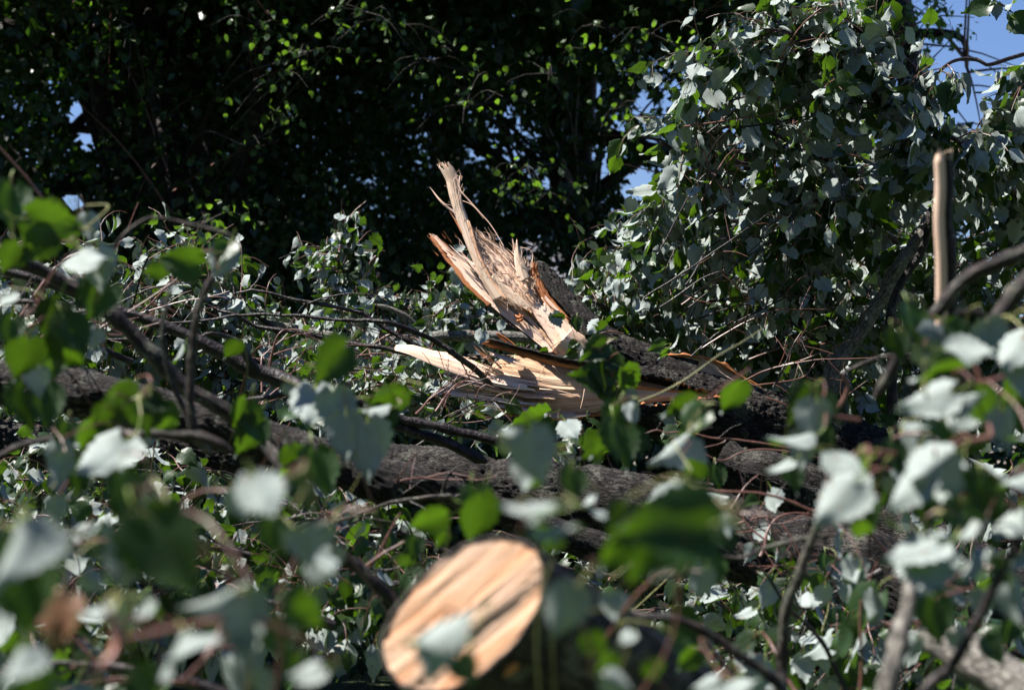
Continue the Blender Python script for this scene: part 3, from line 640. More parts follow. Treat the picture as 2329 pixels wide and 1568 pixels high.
# --- bark of the trunk with the torn opening
TP = [(1195, 872, 8.04), (1300, 884, 8.03), (1400, 896, 8.02), (1500, 915, 8.0), (1620, 942, 8.0), (1750, 985, 8.0), (1900, 1037, 7.98), (2060, 1095, 7.95), (2260, 1165, 7.9), (2560, 1275, 7.85)]
C = catmull(pts(TP), 420); t = np.linspace(0, 1, 420)
R = np.interp(proj(C)[0], [1195, 1230, 1300, 1400, 1500, 1620, 1750, 2000, 2500], [.050, .085, .112, .120, .132, .142, .148, .155, .17])
V, F, UVc = tube(C, R, 180, bark_disp(.016, 20.0, 11.0, 3.0))
xs_, ys_, ds_ = proj(V); jt = 5 * noise(V[:, 0] * 60, V[:, 2] * 60, 1) + 6 * noise(V[:, 0] * 14, V[:, 2] * 20, 2)
top_e = np.interp(xs_, [1150, 1240, 1291, 1343, 1400, 1455, 1530, 1600, 1645], [784, 816, 826, 836, 845, 853, 864, 880, 902]) + jt * .8
bot_e = np.interp(xs_, [1150, 1252, 1343, 1400, 1460, 1560, 1645], [970, 955, 944, 934, 924, 916, 904]) + jt * .8
Ax = np.repeat(C, 181, axis=0); front = ((V - Ax) @ FWD) < -.012
hole = front & (xs_ < 1640) & (ys_ > top_e) & (ys_ < bot_e)
# second, smaller tear on the far upper side (right)
hf = hole[F].all(1)
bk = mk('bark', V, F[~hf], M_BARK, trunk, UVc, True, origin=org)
md = bk.modifiers.new('thick', 'SOLIDIFY'); md.thickness = .014; md.offset = -1; bk.data.materials.append(M_ORANGE); md.material_offset_rim = 1
# right-hand limb running up behind the torn wood
LP = [(1560, 880, 8.07), (1470, 838, 8.07), (1400, 800, 8.07), (1345, 762, 8.06), (1300, 716, 8.05), (1262, 668, 8.05), (1232, 628, 8.04), (1214, 600, 8.03)]
C2 = catmull(np.array([at(x, y, d + lean(x, y)) for x, y, d in LP]), 150); R2 = np.interp(np.linspace(0, 1, 150), [0, .3, .5, .75, .95, 1], [.11, .066, .060, .046, .032, .012])
V, F, U2 = tube(C2, R2, 80, bark_disp(.011, 26, 7, 8.0))
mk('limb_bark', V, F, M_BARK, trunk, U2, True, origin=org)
# --- bark and wood of the upright stub
back = [(1100, 668), (1120, 690), (1151, 720), (1192, 752), (1229, 784), (1262, 812), (1300, 838)]
slab(trunk, 'bark', [(1086, 664, .0), (1106, 692, .0), (1148, 728, .0), (1190, 758, .01), (1228, 790, .01), (1256, 813, .01), (1290, 842, .02)],
     [(1112, 648, .02), (1150, 672, .02), (1190, 700, .03), (1220, 730, .03), (1262, 765, .03), (1290, 790, .03), (1320, 815, .03)], M_SMOOTH, 26, dz=-.005, bow=-.045, thick=.03, ridge=.0015, seed=21)
LB = [(974, 530), (997, 557), (1012, 582), (1034, 606), (1059, 641), (1090, 671), (1114, 693), (1151, 724), (1192, 755), (1229, 786), (1250, 803)]
LI = [(990, 533), (1012, 555), (1034, 574), (1059, 594), (1078, 618), (1100, 648), (1126, 674), (1162, 706), (1203, 738), (1244, 770), (1272, 798)]
slab(trunk, 'outer_strip', LB, LI, M_WOOD2, 24, dz=-.055, bow=.006, thick=.02, ridge=.0012, jag0=22, seed=1, back=M_ORANGE)
slab(trunk, 'inner_bark', [(x - 5, y + 4) for x, y in LB[:7]], [(x + 3, y - 1) for x, y in LB[:7]], M_ORANGE, 8, dz=-.058, bow=-.004, thick=.02, ridge=.003, jag0=26, seed=2, jside=3)
# broad torn face
slab(trunk, 'split_face', [(1050, 505), (1060, 552), (1074, 590), (1086, 622), (1100, 655), (1130, 684), (1168, 716), (1204, 750), (1240, 782), (1264, 803)],
     [(1071, 513), (1096, 528), (1120, 547), (1145, 562), (1167, 584), (1198, 613), (1216, 652), (1240, 682), (1266, 710), (1292, 740), (1318, 770)], M_WOOD2, 90, dz=-.045, bow=.028, thick=.035, ridge=.0062, rfreq=.6, seed=3, jag0=10)
slab(trunk, 'split_face', [(1128, 668), (1165, 700), (1200, 728), (1236, 766), (1262, 800)], [(1150, 640), (1192, 672), (1222, 700), (1262, 738), (1300, 784)], M_WOOD, 40, dz=-.058, bow=.02, thick=.02, ridge=.005, rfreq=.5, seed=4, jag0=45)
slab(trunk, 'split_face', [(1196, 690), (1214, 716), (1236, 748), (1258, 782), (1268, 806)], [(1240, 672), (1268, 702), (1294, 735), (1320, 765), (1326, 800)], M_WOOD2, 40, dz=-.070, bow=.012, thick=.03, ridge=.0018, rfreq=.4, seed=5, jag0=24)
slab(trunk, 'split_face', [(1112, 640), (1134, 668), (1160, 690), (1190, 712)], [(1122, 620), (1150, 648), (1178, 668), (1208, 700)], M_WOODG, 22, dz=-.078, bow=-.012, thick=.02, ridge=.003, rfreq=.6, seed=6, jag1=30)
# smooth rounded socket of wood where the limb meets the trunk
slab(trunk, 'socket', [(1255, 798), (1275, 812), (1300, 826), (1320, 842)], [(1300, 745), (1330, 765), (1352, 792), (1362, 822)], M_WOOD2, 26, dz=-.05, bow=-.04, thick=.05, ridge=.001, seed=7)
# tall prong with its broken square top, and the dark crease beside it
PA_ = [(992, 372, -.02), (1003, 390, -.02), (1014, 411, -.015), (1021, 445, -.01), (1031, 479), (1046, 522), (1062, 562), (1077, 599), (1096, 640), (1122, 684)]
PB_ = [(1020, 366, -.02), (1034, 386, -.01), (1044, 408), (1046, 430), (1052, 463), (1062, 491), (1071, 517), (1079, 548), (1092, 584), (1112, 622), (1148, 672)]
slab(trunk, 'prong', PA_, PB_, M_WOODG, 30, dz=-.085, bow=-.022, thick=.03, ridge=.0022, jag0=24, seed=8)
slab(trunk, 'prong', [(1060, 500), (1066, 530), (1074, 570), (1090, 612), (1110, 650), (1140, 684)], [(1068, 500), (1078, 532), (1088, 568), (1104, 606), (1126, 645), (1158, 684)], M_WOOD, 14, dz=-.094, bow=-.008, thick=.02, ridge=.003, jag0=20, jag1=18, seed=9)
slab(trunk, 'prong', [(1171, 552), (1172, 590), (1176, 620), (1184, 642)], [(1178, 541), (1184, 575), (1194, 600), (1204, 632)], M_WOODG, 14, dz=-.10, bow=-.012, thick=.018, ridge=.002, jag0=22, seed=10)
slab(trunk, 'prong', [(1163, 540), (1168, 568), (1170, 600), (1176, 630)], [(1168, 545), (1174, 572), (1178, 602), (1186, 630)], M_WOOD2, 8, dz=-.09, bow=-.006, thick=.012, ridge=.002, jag0=20, seed=12)
slab(trunk, 'torn_bark', [(1210, 593), (1206, 612), (1205, 632), (1214, 660), (1236, 690), (1262, 716), (1290, 742)], [(1213, 596), (1226, 612), (1232, 634), (1240, 655), (1258, 680), (1282, 706), (1304, 732)], M_ORANGE, 14, dz=-.055, bow=-.012, thick=.02, ridge=.004, jag0=16, jag1=20, seed=11, jside=4)
slab(trunk, 'torn_bark', [(1218, 606), (1232, 640), (1252, 672), (1284, 705), (1310, 735), (1322, 768)], [(1234, 610), (1254, 640), (1280, 668), (1312, 697), (1334, 722), (1342, 760)], M_BARK, 24, dz=-.07, bow=-.02, thick=.03, ridge=.006, rfreq=.35, jag0=20, seed=13, jside=4)
# knot and a curl of bark
kv, kf, ku = tube(catmull(np.array([W3(1120, 667, -.075), W3(1121, 667, -.094)]), 4), [.013, .010, .007, .001], 9); mk('knot', kv, kf, M_SOIL, trunk, ku, origin=org)
for (x0, y0, x1, y1, x2, y2) in [(1170, 716, 1182, 722, 1192, 716), (1176, 726, 1184, 720, 1180, 712), (1174, 730, 1186, 727, 1190, 722)]:
    kv, kf, ku = tube(catmull(np.array([W3(x0, y0, -.06), W3(x1, y1, -.085), W3(x2, y2, -.07)]), 9), [.002, .005, .006, .006, .006, .005, .005, .003, .001], 6); mk('bark_curl', kv, kf, M_ORANGE, trunk, ku, origin=org)
# --- lower split: long fingers and the broad grain face
slab(trunk, 'split_face', [(1112, 832), (1124, 818), (1140, 806), (1174, 808), (1213, 816), (1240, 824), (1291, 834), (1343, 842), (1400, 852), (1460, 864), (1530, 876), (1600, 890), (1644, 901)],
     [(1108, 912), (1124, 916), (1144, 924), (1179, 946), (1215, 950), (1252, 952), (1300, 948), (1343, 941), (1400, 931), (1460, 918), (1540, 909), (1600, 906), (1644, 903)], M_WOOD, 110, nu=150, dz=-.045, bow=-.04, thick=.05, ridge=.0030, rfreq=.5, jag0=100, seed=14, tilt=.075)
slab(trunk, 'split_face', [(1330, 852, .02), (1400, 868), (1500, 884), (1590, 893), (1648, 901, .02)], [(1330, 925, .02), (1400, 922), (1500, 908), (1590, 905), (1648, 904, .02)], M_DEEP, 40, dz=-.086, bow=.01, thick=.03, ridge=.0022, rfreq=.4, jag0=80, seed=15)
slab(trunk, 'finger', [(896, 790), (903, 783), (940, 784), (987, 797), (1026, 802), (1060, 812), (1100, 830), (1160, 846), (1230, 860)],
     [(896, 796), (908, 799), (930, 806), (966, 823), (1005, 840), (1057, 858), (1100, 872), (1160, 884), (1240, 890)], M_WOOD2, 40, dz=-.10, bow=-.02, thick=.022, ridge=.0022, rfreq=.5, jag0=6, jag1=90, seed=16, back=M_ORANGE, tilt=.10)
slab(trunk, 'finger', [(1010, 850), (1045, 850), (1085, 856), (1130, 868), (1200, 884), (1270, 893)], [(1012, 854), (1050, 864), (1092, 878), (1130, 892), (1200, 905), (1275, 908)], M_WOOD2, 26, dz=-.107, bow=-.012, thick=.018, ridge=.003, rfreq=.6, jag0=10, jag1=80, seed=17, tilt=.085)
slab(trunk, 'finger', [(987, 894), (1005, 881), (1044, 878), (1083, 880), (1125, 889), (1180, 898), (1240, 905)], [(989, 897), (1012, 899), (1057, 903), (1095, 907), (1130, 911), (1180, 918), (1250, 922)], M_WOOD2, 26, dz=-.112, bow=-.014, thick=.02, ridge=.004, rfreq=.6, jag0=26, jag1=70, seed=18, back=M_ORANGE, tilt=.08)
slab(trunk, 'finger', [(1096, 906), (1130, 918), (1180, 930), (1260, 936), (1340, 934)], [(1150, 932), (1180, 944), (1220, 950), (1290, 951), (1350, 944)], M_WOODG, 20, dz=-.12, bow=-.012, thick=.02, ridge=.0045, rfreq=.5, jag0=60, jag1=60, seed=19, tilt=.07)
slab(trunk, 'torn_edge', [(1140, 938), (1200, 944), (1262, 945), (1330, 940), (1420, 928)], [(1150, 946), (1210, 952), (1270, 954), (1340, 948), (1430, 934)], M_ORANGE, 10, dz=-.13, bow=-.006, thick=.02, ridge=.004, jag0=40, jag1=60, seed=20, jside=4)
slab(trunk, 'torn_bark', [(1074, 760), (1096, 767), (1125, 778), (1161, 789), (1213, 801), (1260, 814), (1330, 832)], [(1080, 772), (1105, 786), (1148, 798), (1187, 811), (1226, 822), (1270, 832), (1340, 844)], M_ORANGE, 18, dz=-.09, bow=-.012, thick=.025, ridge=.005, rfreq=.6, jag0=34, jag1=40, seed=22, jside=3)
slab(trunk, 'torn_bark', [(1096, 764), (1130, 772), (1180, 786), (1240, 799), (1291, 810), (1350, 816), (1400, 812)], [(1100, 770), (1136, 780), (1184, 795), (1240, 812), (1291, 826), (1350, 838), (1405, 846)], M_BARK, 26, dz=-.10, bow=-.022, thick=.03, ridge=.007, rfreq=.3, jag0=24, seed=23, jside=4)
slab(trunk, 'torn_bark', [(1127, 754), (1146, 763), (1166, 778), (1184, 795)], [(1131, 764), (1148, 776), (1160, 788), (1172, 798)], M_ORANGE, 8, dz=-.05, bow=-.01, thick=.02, ridge=.004, jag0=14, seed=24)
slab(trunk, 'finger', [(1052, 842), (1080, 846), (1120, 856), (1180, 868)], [(1056, 848), (1086, 858), (1124, 872), (1184, 886)], M_WOOD2, 16, dz=-.125, bow=-.01, thick=.014, ridge=.003, jag0=30, jag1=50, seed=41, tilt=.05)
slab(trunk, 'finger', [(1030, 868), (1070, 866), (1120, 876), (1190, 888)], [(1034, 872), (1076, 876), (1124, 890), (1194, 900)], M_WOOD, 16, dz=-.13, bow=-.01, thick=.014, ridge=.003, jag0=34, jag1=50, seed=42, tilt=.05)
slab(trunk, 'finger', [(1070, 908), (1110, 910), (1160, 918), (1240, 924)], [(1078, 914), (1118, 922), (1168, 932), (1246, 938)], M_WOOD2, 16, dz=-.135, bow=-.01, thick=.014, ridge=.003, jag0=40, jag1=60, seed=43, tilt=.06)
slab(trunk, 'finger', [(1096, 792), (1120, 800), (1160, 812), (1200, 822)], [(1104, 800), (1128, 812), (1164, 826), (1204, 838)], M_WOOD2, 14, dz=-.11, bow=-.01, thick=.014, ridge=.003, jag0=34, jag1=40, seed=44, tilt=.05)
# --- tear on the far side at right
slab(trunk, 'split_face', [(1505, 810), (1554, 808), (1600, 815), (1640, 832), (1684, 858), (1722, 884)], [(1500, 836), (1550, 840), (1600, 853), (1640, 872), (1676, 894), (1705, 910)], M_WOOD2, 30, dz=.03, bow=.012, thick=.03, ridge=.003, jag0=14, seed=26)
slab(trunk, 'torn_bark', [(1507, 804), (1554, 803), (1613, 811), (1650, 826), (1686, 850), (1734, 884)], [(1507, 811), (1554, 810), (1606, 818), (1640, 834), (1680, 859), (1726, 891)], M_ORANGE, 8, dz=.02, bow=-.006, thick=.025, ridge=.004, jag0=14, jside=3, seed=27)
for k in range(9): splinter(trunk, (1668 - k * 3, 866 - k * .5), (1584 + k * 6, 806 + k * 3), 3.4, M_WOOD2, .02, .0 + k * .003)
# --- single shards
for a_ in [((1036, 486), (977, 425), 7, M_WOOD2), ((1052, 530), (1021, 479), 6, M_ORANGE), ((1056, 520), (1028, 492), 5, M_WOODG), ((1078, 604), (1021, 556), 6, M_WOOD2), ((1088, 616), (1040, 560), 7, M_WOOD2), ((1084, 606), (1048, 572), 5, M_WOOD), ((1070, 610), (1030, 570), 4, M_WOOD2), ((1094, 628), (1060, 588), 6, M_WOOD2), ((1046, 470), (1013, 420), 3, M_WOODG),
           ((1118, 818), (1075, 783), 6, M_ORANGE), ((1122, 822), (1090, 786), 5, M_WOOD), ((1145, 850), (1098, 826), 6, M_WOOD2), ((1150, 858), (1104, 838), 5, M_WOOD2), ((1140, 838), (1106, 812), 6, M_WOOD2), ((1168, 866), (1110, 850), 6, M_WOOD2), ((1160, 826), (1112, 806), 5, M_WOOD2), ((1150, 812), (1108, 808), 6, M_WOOD2)]:
    splinter(trunk, a_[0], a_[1], a_[2], a_[3], .05, -.09)
def fan(cx, cy, sx, sy, ang, spread, L, n, w, mats_, dz):
    for k in range(n):
        x = cx + RNG.uniform(-sx, sx); y = cy + RNG.uniform(-sy, sy); a = math.radians(ang + RNG.normal() * spread); l = L * RNG.uniform(.45, 1.25)
        splinter(trunk, (x, y), (x + math.cos(a) * l, y + math.sin(a) * l), w * RNG.uniform(.6, 1.3), mats_[RNG.integers(len(mats_))], .06, dz, dz - RNG.uniform(0, .02))
WW = [M_WOOD2, M_WOOD2, M_WOOD]
fan(1150, 612, 52, 38, 230, 13, 36, 46, 4.2, WW, -.06)
fan(1185, 672, 38, 30, 228, 15, 38, 36, 4.2, [M_WOOD, M_WOOD2, M_WOODG], -.075)
fan(1104, 560, 26, 24, 236, 9, 30, 12, 3.6, WW, -.06)
fan(1124, 858, 22, 18, 196, 14, 36, 34, 3.6, WW, -.115)
fan(1100, 896, 50, 10, 184, 8, 44, 34, 3.6, WW, -.125)
fan(1150, 884, 70, 18, 194, 8, 56, 34, 3.4, [M_WOOD2, M_WOOD, M_WOODG], -.11)
fan(1010, 384, 12, 8, 240, 16, 16, 9, 3.4, [M_WOODG, M_WOOD2], -.10)
fan(1200, 600, 12, 14, 262, 9, 28, 8, 3.2, WW, -.09)
fan(1172, 560, 5, 10, 262, 9, 20, 6, 3.0, WW, -.10)
fan(1215, 612, 7, 8, 262, 14, 18, 8, 4, [M_ORANGE], -.07)
fan(1010, 560, 30, 24, 226, 8, 20, 12, 3.5, [M_ORANGE], -.06)
fan(1100, 775, 18, 8, 205, 9, 30, 9, 4, [M_ORANGE], -.10)
# long strings and loose hair-thin fibres, one part
fb = []
def string(path, r=.0016, dz=-.1):
    P = np.array([W3(x, y, dz) for x, y in path]); n = 14; fb.append(tube(catmull(P, n), np.linspace(r, r * .4, n), 4))
string([(1046, 400), (1045, 429), (1065, 454), (1090, 482), (1117, 513), (1145, 559)], .0036); string([(1052, 457), (1068, 463), (1083, 476), (1100, 498)], .002)
string([(1238, 830), (1234, 842), (1226, 856), (1224, 872)], .0022, -.14); string([(1255, 832), (1262, 836), (1269, 848)], .0022, -.14); string([(1330, 884), (1326, 905), (1320, 928)], .0038, -.16)
string([(1226, 884), (1270, 888), (1320, 902)], .003, -.15); string([(1058, 816), (1080, 836), (1110, 850)], .0026, -.12); string([(1180, 562), (1205, 568), (1216, 590)], .0016)
fan(1170, 932, 60, 10, 184, 6, 56, 22, 3.2, [M_WOOD2, M_WOODG, M_WOOD], -.135)
fan(1060, 815, 60, 6, 190, 9, 18, 14, 2.4, WW, -.12)
fan(1080, 872, 60, 6, 188, 9, 24, 16, 2.4, [M_ORANGE, M_WOOD], -.12)
for k in range(300):
    cx, cy, sx, sy, a0 = [(1150, 620, 60, 45, 230), (1190, 680, 40, 30, 225), (1130, 850, 40, 30, 190), (1140, 920, 50, 16, 185), (1040, 890, 40, 8, 190), (1090, 580, 40, 40, 235), (1040, 450, 14, 60, 250), (1136, 926, 12, 10, 90)][RNG.integers(8)]
    x, y = cx + RNG.uniform(-sx, sx), cy + RNG.uniform(-sy, sy); a = math.radians(a0 + RNG.normal() * 30); l = RNG.uniform(8, 30)
    string([(x, y), (x + math.cos(a) * l * .5 + RNG.normal() * 2, y + math.sin(a) * l * .5 + RNG.normal() * 2), (x + math.cos(a) * l + RNG.normal() * 4, y + math.sin(a) * l + RNG.normal() * 4)], RNG.uniform(.0006, .0012), -.10 - RNG.random() * .03)
v, f, u = join(fb); o = mk('fibres', v, f, M_WOOD2, trunk, u, origin=org); o['kind'] = 'stuff'

# ------------------------------------------------------------------ bark-covered logs and bare branches
LOGS = 'fallen logs and bare branches'
def log(label, path, r, m=M_BARK, amp=.01, seed=0, name='fallen_log', cat='log', ns=40, seg=.012, group=LOGS, subs=(), knots=0, twigs=(), wob=.12):
    P = pts(path); root = thing(name, label, cat, P[0], group)
    C, rr = limb(root, 'stem', None, r, m, seg, ns, amp, wob, seed=seed, P=P)
    rg = np.random.default_rng(seed)
    for s in subs:
        limb(root, 'side_branch', s[0], s[1], s[2] if len(s) > 2 else m, .02, 9, 0, seed=seed + 3)
    if max(r) < .02 and m is not M_GREENTWIG and path[0][2] > 4.5:
        for P_, R_ in grow(C, rr, rg, 4, .16, .3, .1, 1.0, 0):
            v, f, u = tube(P_, R_ * .8, 5); mk('side_shoot', v, f, M_SMOOTH, root, u, True, origin=loc_of(root))
    for k in range(knots):
        i = rg.integers(5, len(C) - 5); d = nrm(np.cross(C[i + 1] - C[i], rg.normal(size=3)) + np.array([0, 0, .4])); L = rr[i] * rg.uniform(1.4, 2.6)
        v, f, u = tube(catmull(np.array([C[i], C[i] + d * L * .6, C[i] + d * L]), 6), [rr[i] * .4, rr[i] * .33, rr[i] * .28, rr[i] * .25, rr[i] * .2, rr[i] * .05], 7); mk('branch_stub', v, f, m, root, u, origin=loc_of(root))
    return root, C, rr
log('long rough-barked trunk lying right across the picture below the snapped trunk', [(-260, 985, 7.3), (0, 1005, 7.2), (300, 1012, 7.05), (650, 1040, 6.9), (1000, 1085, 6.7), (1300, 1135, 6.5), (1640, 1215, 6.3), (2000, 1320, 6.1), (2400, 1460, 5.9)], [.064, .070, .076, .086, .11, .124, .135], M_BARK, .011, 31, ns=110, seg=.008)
log('heavy dark bark log rising behind the crossing branches at the left edge', [(-200, 850, 5.3), (0, 868, 5.25), (130, 885, 5.2), (260, 905, 5.15), (420, 950, 5.1), (600, 1000, 5.05), (760, 1060, 5.0), (900, 1120, 5.0)], [.058, .056, .054, .05, .04, .03], M_BARK, .011, 32, ns=50, seg=.01)
log('gnarled limb below the long trunk, its grey grooved top catching light left of centre', [(560, 990, 6.0), (700, 1020, 6.0), (883, 1072, 5.95), (976, 1096, 5.9), (1049, 1128, 5.9), (1200, 1190, 5.9), (1400, 1260, 5.9)], [.03, .034, .038, .04, .045], M_BARK, .004, 33, ns=30)
log('blurred brown branch slanting from the left edge down to the middle left', [(-120, 500, 4.1), (0, 575, 4.15), (130, 635, 4.2), (200, 675, 4.2), (260, 722, 4.2), (330, 795, 4.2), (400, 865, 4.2), (520, 940, 4.2), (600, 1000, 4.2), (650, 1060, 4.15), (700, 1150, 4.1)], [.0135, .0145, .016, .017, .018], M_BRANCH, 0, 34, 'bare_branch', 'branch', 14, .02, knots=5, wob=.3)
log('smooth dark branch behind the blurred one, forking at its middle', [(-80, 600, 5.6), (60, 628, 5.6), (160, 662, 5.6), (270, 705, 5.6), (400, 752, 5.6), (500, 800, 5.6), (567, 838, 5.6), (640, 862, 5.6), (720, 905, 5.55), (800, 960, 5.5)], [.012, .014, .018, .023, .026], M_SMOOTH, 0, 35, 'bare_branch', 'branch', 14, .02, subs=[([(600, 850, 5.6), (565, 815, 5.58), (545, 785, 5.56), (520, 766, 5.55), (480, 757, 5.5), (450, 766, 5.5)], [.014, .012, .010, .006, .004]), ([(690, 880, 5.6), (620, 900, 5.6), (560, 905, 5.65), (530, 925, 5.7)], [.01, .008, .006, .004])], knots=3)
log('pair of dark branches parting from one fork just above the long trunk', [(700, 880, 6.2), (783, 904, 6.2), (866, 942, 6.2), (910, 952, 6.2), (1043, 979, 6.2), (1136, 1004, 6.2), (1230, 1034, 6.2)], [.010, .013, .013, .014, .016], M_SMOOTH, 0, 36, 'bare_branch', 'branch', 12, .02, subs=[([(866, 944, 6.2), (900, 962, 6.2), (943, 982, 6.2), (1023, 1009, 6.2), (1110, 1050, 6.2)], [.012, .014, .015, .016])], knots=3)
log('glossy thin dark branch sweeping in front of the lower splinters on the left', [(340, 735, 7.4), (467, 730, 7.4), (550, 717, 7.4), (667, 718, 7.4), (776, 727, 7.4), (843, 729, 7.4), (886, 736, 7.4), (949, 759, 7.45), (996, 780, 7.5), (1030, 803, 7.5), (1080, 840, 7.6), (1120, 880, 7.7)], [.004, .0055, .007, .009, .011, .012], M_SMOOTH, 0, 37, 'bare_branch', 'branch', 9, .02, knots=6)
log('thin dark branch arching highest against the dark trees at left', [(480, 680, 8.2), (530, 666, 8.2), (567, 659, 8.2), (610, 665, 8.2), (653, 679, 8.2), (776, 702, 8.2), (836, 719, 8.2), (876, 746, 8.2), (936, 781, 8.2), (990, 815, 8.2)], [.003, .005, .006, .008, .010, .011], M_SMOOTH, 0, 38, 'bare_branch', 'branch', 9, .02, knots=4, subs=[([(700, 690, 8.2), (740, 677, 8.2), (800, 668, 8.2), (860, 672, 8.2)], [.004, .003, .002])])
log('thin branch running below the arching one towards the pale grey stem', [(440, 690, 7.9), (473, 693, 7.9), (500, 706, 7.9), (540, 716, 7.9), (587, 743, 7.9), (667, 756, 7.9), (776, 776, 7.9), (859, 789, 7.9), (950, 808, 7.9)], [.003, .006, .008, .010, .010], M_SMOOTH, 0, 39, 'bare_branch', 'branch', 9, .02, knots=3)
log('pale grey smooth stem passing behind the snapped trunk', [(490, 735, 9.3), (587, 731, 9.3), (650, 744, 9.3), (776, 768, 9.3), (876, 778, 9.3), (993, 765, 9.3), (1076, 763, 9.3), (1176, 767, 9.3), (1260, 775, 9.3), (1400, 790, 9.3), (1600, 770, 9.3), (1700, 772, 9.3)], [.014, .02, .024, .026, .028, .028, .026], M_GREYB, 0, 40, 'bare_branch', 'branch', 14, .02, subs=[([(960, 765, 9.3), (943, 744, 9.3), (916, 719, 9.3), (886, 703, 9.3), (850, 690, 9.3)], [.018, .014, .013, .011, .006])], knots=3)
log('top-lit thin branch running level out from the left edge', [(-80, 680, 4.9), (0, 685, 4.9), (70, 688, 4.9), (133, 691, 4.9), (230, 700, 5.0), (330, 720, 5.1)], [.006, .0065, .006, .004], M_SMOOTH, 0, 41, 'bare_branch', 'branch', 9, .02)
log('low blurred branch curving up from the left edge beneath the leaves', [(-60, 1070, 3.5), (7, 1035, 3.5), (67, 1008, 3.5), (150, 992, 3.5), (233, 986, 3.5), (333, 986, 3.5), (400, 989, 3.5), (460, 997, 3.5), (530, 1030, 3.5)], [.005, .006, .007, .008, .009], M_BRANCH, 0, 42, 'bare_branch', 'branch', 10, .02, knots=2)
log('blurred twig arching over the dark gap and bending straight down at its elbow', [(247, 595, 3.6), (267, 552, 3.6), (305, 517, 3.6), (350, 503, 3.6), (440, 516, 3.6), (500, 530, 3.6), (530, 538, 3.6), (513, 568, 3.6), (493, 609, 3.6), (467, 656, 3.6), (450, 709, 3.6), (437, 776, 3.6), (430, 849, 3.6), (430, 916, 3.6), (436, 980, 3.6), (480, 1040, 3.6)], [.003, .0035, .004, .005, .0065, .008, .009], M_BRANCH, 0, 43, 'bare_branch', 'branch', 9, .015, knots=3)
log('second upright dark twig standing left of the bent one', [(393, 640, 3.7), (380, 672, 3.7), (370, 703, 3.7), (363, 756, 3.7), (370, 806, 3.7), (377, 843, 3.7), (395, 892, 3.7), (430, 950, 3.7)], [.0025, .0035, .004, .0045, .005], M_BRANCH, 0, 44, 'bare_branch', 'branch', 8, .015)
log('reddish twig crossing in front of the left branches', [(185, 550, 3.3), (173, 569, 3.3), (127, 606, 3.3), (87, 663, 3.3), (67, 703, 3.3), (17, 732, 3.3), (-60, 770, 3.3)], [.0015, .0022, .0026, .003], M_TWIG, 0, 45, 'bare_twig', 'twig', 7, .015)
log('thin red twig coming down from the left edge against black shade', [(-60, 260, 4.4), (-10, 325, 4.4), (50, 395, 4.4), (108, 466, 4.4), (160, 520, 4.4)], [.002, .0028, .0034, .004], M_TWIG, 0, 46, 'bare_twig', 'twig', 7, .02, knots=4)
log('curved twig with a forked hook in front of the long trunk at centre', [(760, 1195, 4.9), (779, 1182, 4.9), (843, 1155, 4.9), (909, 1140, 4.9), (1003, 1133, 4.9), (1045, 1138, 4.9), (1120, 1170, 4.9)], [.003, .004, .005, .006, .007], M_BRANCH, 0, 47, 'bare_twig', 'twig', 8, .015, subs=[([(1003, 1133, 4.9), (1006, 1102, 4.9), (1026, 1072, 4.9), (1069, 1048, 4.9)], [.004, .0035, .003, .002])])
log('thin bare twigs crossing the shade below the snapped trunk', [(1446, 996, 5.6), (1491, 979, 5.6), (1519, 982, 5.6), (1566, 986, 5.6), (1613, 998, 5.6), (1671, 1001, 5.6), (1753, 1010, 5.6), (1850, 1030, 5.6)], [.0015, .0022, .0028, .0035], M_TWIG, 0, 48, 'bare_twig', 'twig', 7, .015, subs=[([(1650, 1003, 5.6), (1639, 1008, 5.6), (1589, 1022, 5.6), (1542, 1033, 5.6)], [.002, .0017, .0012]), ([(1560, 1022, 5.5), (1589, 1028, 5.5), (1639, 1047, 5.5), (1695, 1024, 5.5), (1765, 1023, 5.5), (1860, 1040, 5.5)], [.0014, .002, .0024, .003])])
log('dark twig slanting across the lower right trunk with a broken tip', [(1500, 1085, 4.6), (1552, 1098, 4.6), (1652, 1115, 4.6), (1725, 1125, 4.6), (1785, 1138, 4.6), (1852, 1162, 4.6), (1945, 1182, 4.6), (2012, 1242, 4.6), (2080, 1310, 4.6)], [.002, .003, .0035, .004], M_TWIG, 0, 49, 'bare_twig', 'twig', 7, .015, knots=6)
log('slender pinkish twig bowing in front of the right-hand trunk', [(1580, 1265, 3.6), (1602, 1262, 3.6), (1679, 1268, 3.6), (1735, 1242, 3.6), (1819, 1222, 3.6), (1900, 1215, 3.6)], [.0025, .0035, .004, .0045], M_BRANCH, 0, 50, 'bare_twig', 'twig', 7, .015)
log('thin dark shoot running down through the lower right leaves', [(1650, 1240, 4.2), (1692, 1275, 4.2), (1739, 1305, 4.2), (1785, 1372, 4.2), (1835, 1418, 4.2), (1872, 1462, 4.2), (1902, 1528, 4.2), (1930, 1600, 4.2)], [.002, .003, .0045, .005], M_BRANCH, 0, 51, 'bare_twig', 'twig', 7, .015, knots=4)
log('blurred dark stem standing upright left of the lower right leaves', [(1860, 1170, 3.2), (1852, 1195, 3.2), (1829, 1252, 3.2), (1809, 1312, 3.2), (1792, 1378, 3.2), (1785, 1462, 3.2), (1779, 1545, 3.2), (1770, 1700, 3.1)], [.005, .0065, .008, .009, .010], M_BRANCH, 0, 52, 'bare_branch', 'branch', 10, .015)
log('thick paler stem rising from the bottom edge at right', [(2085, 1250, 2.7), (2065, 1372, 2.65), (2045, 1445, 2.6), (2019, 1560, 2.55), (1990, 1700, 2.5)], [.009, .011, .0125, .014], M_GREYB, 0, 53, 'bare_branch', 'branch', 12, .015)
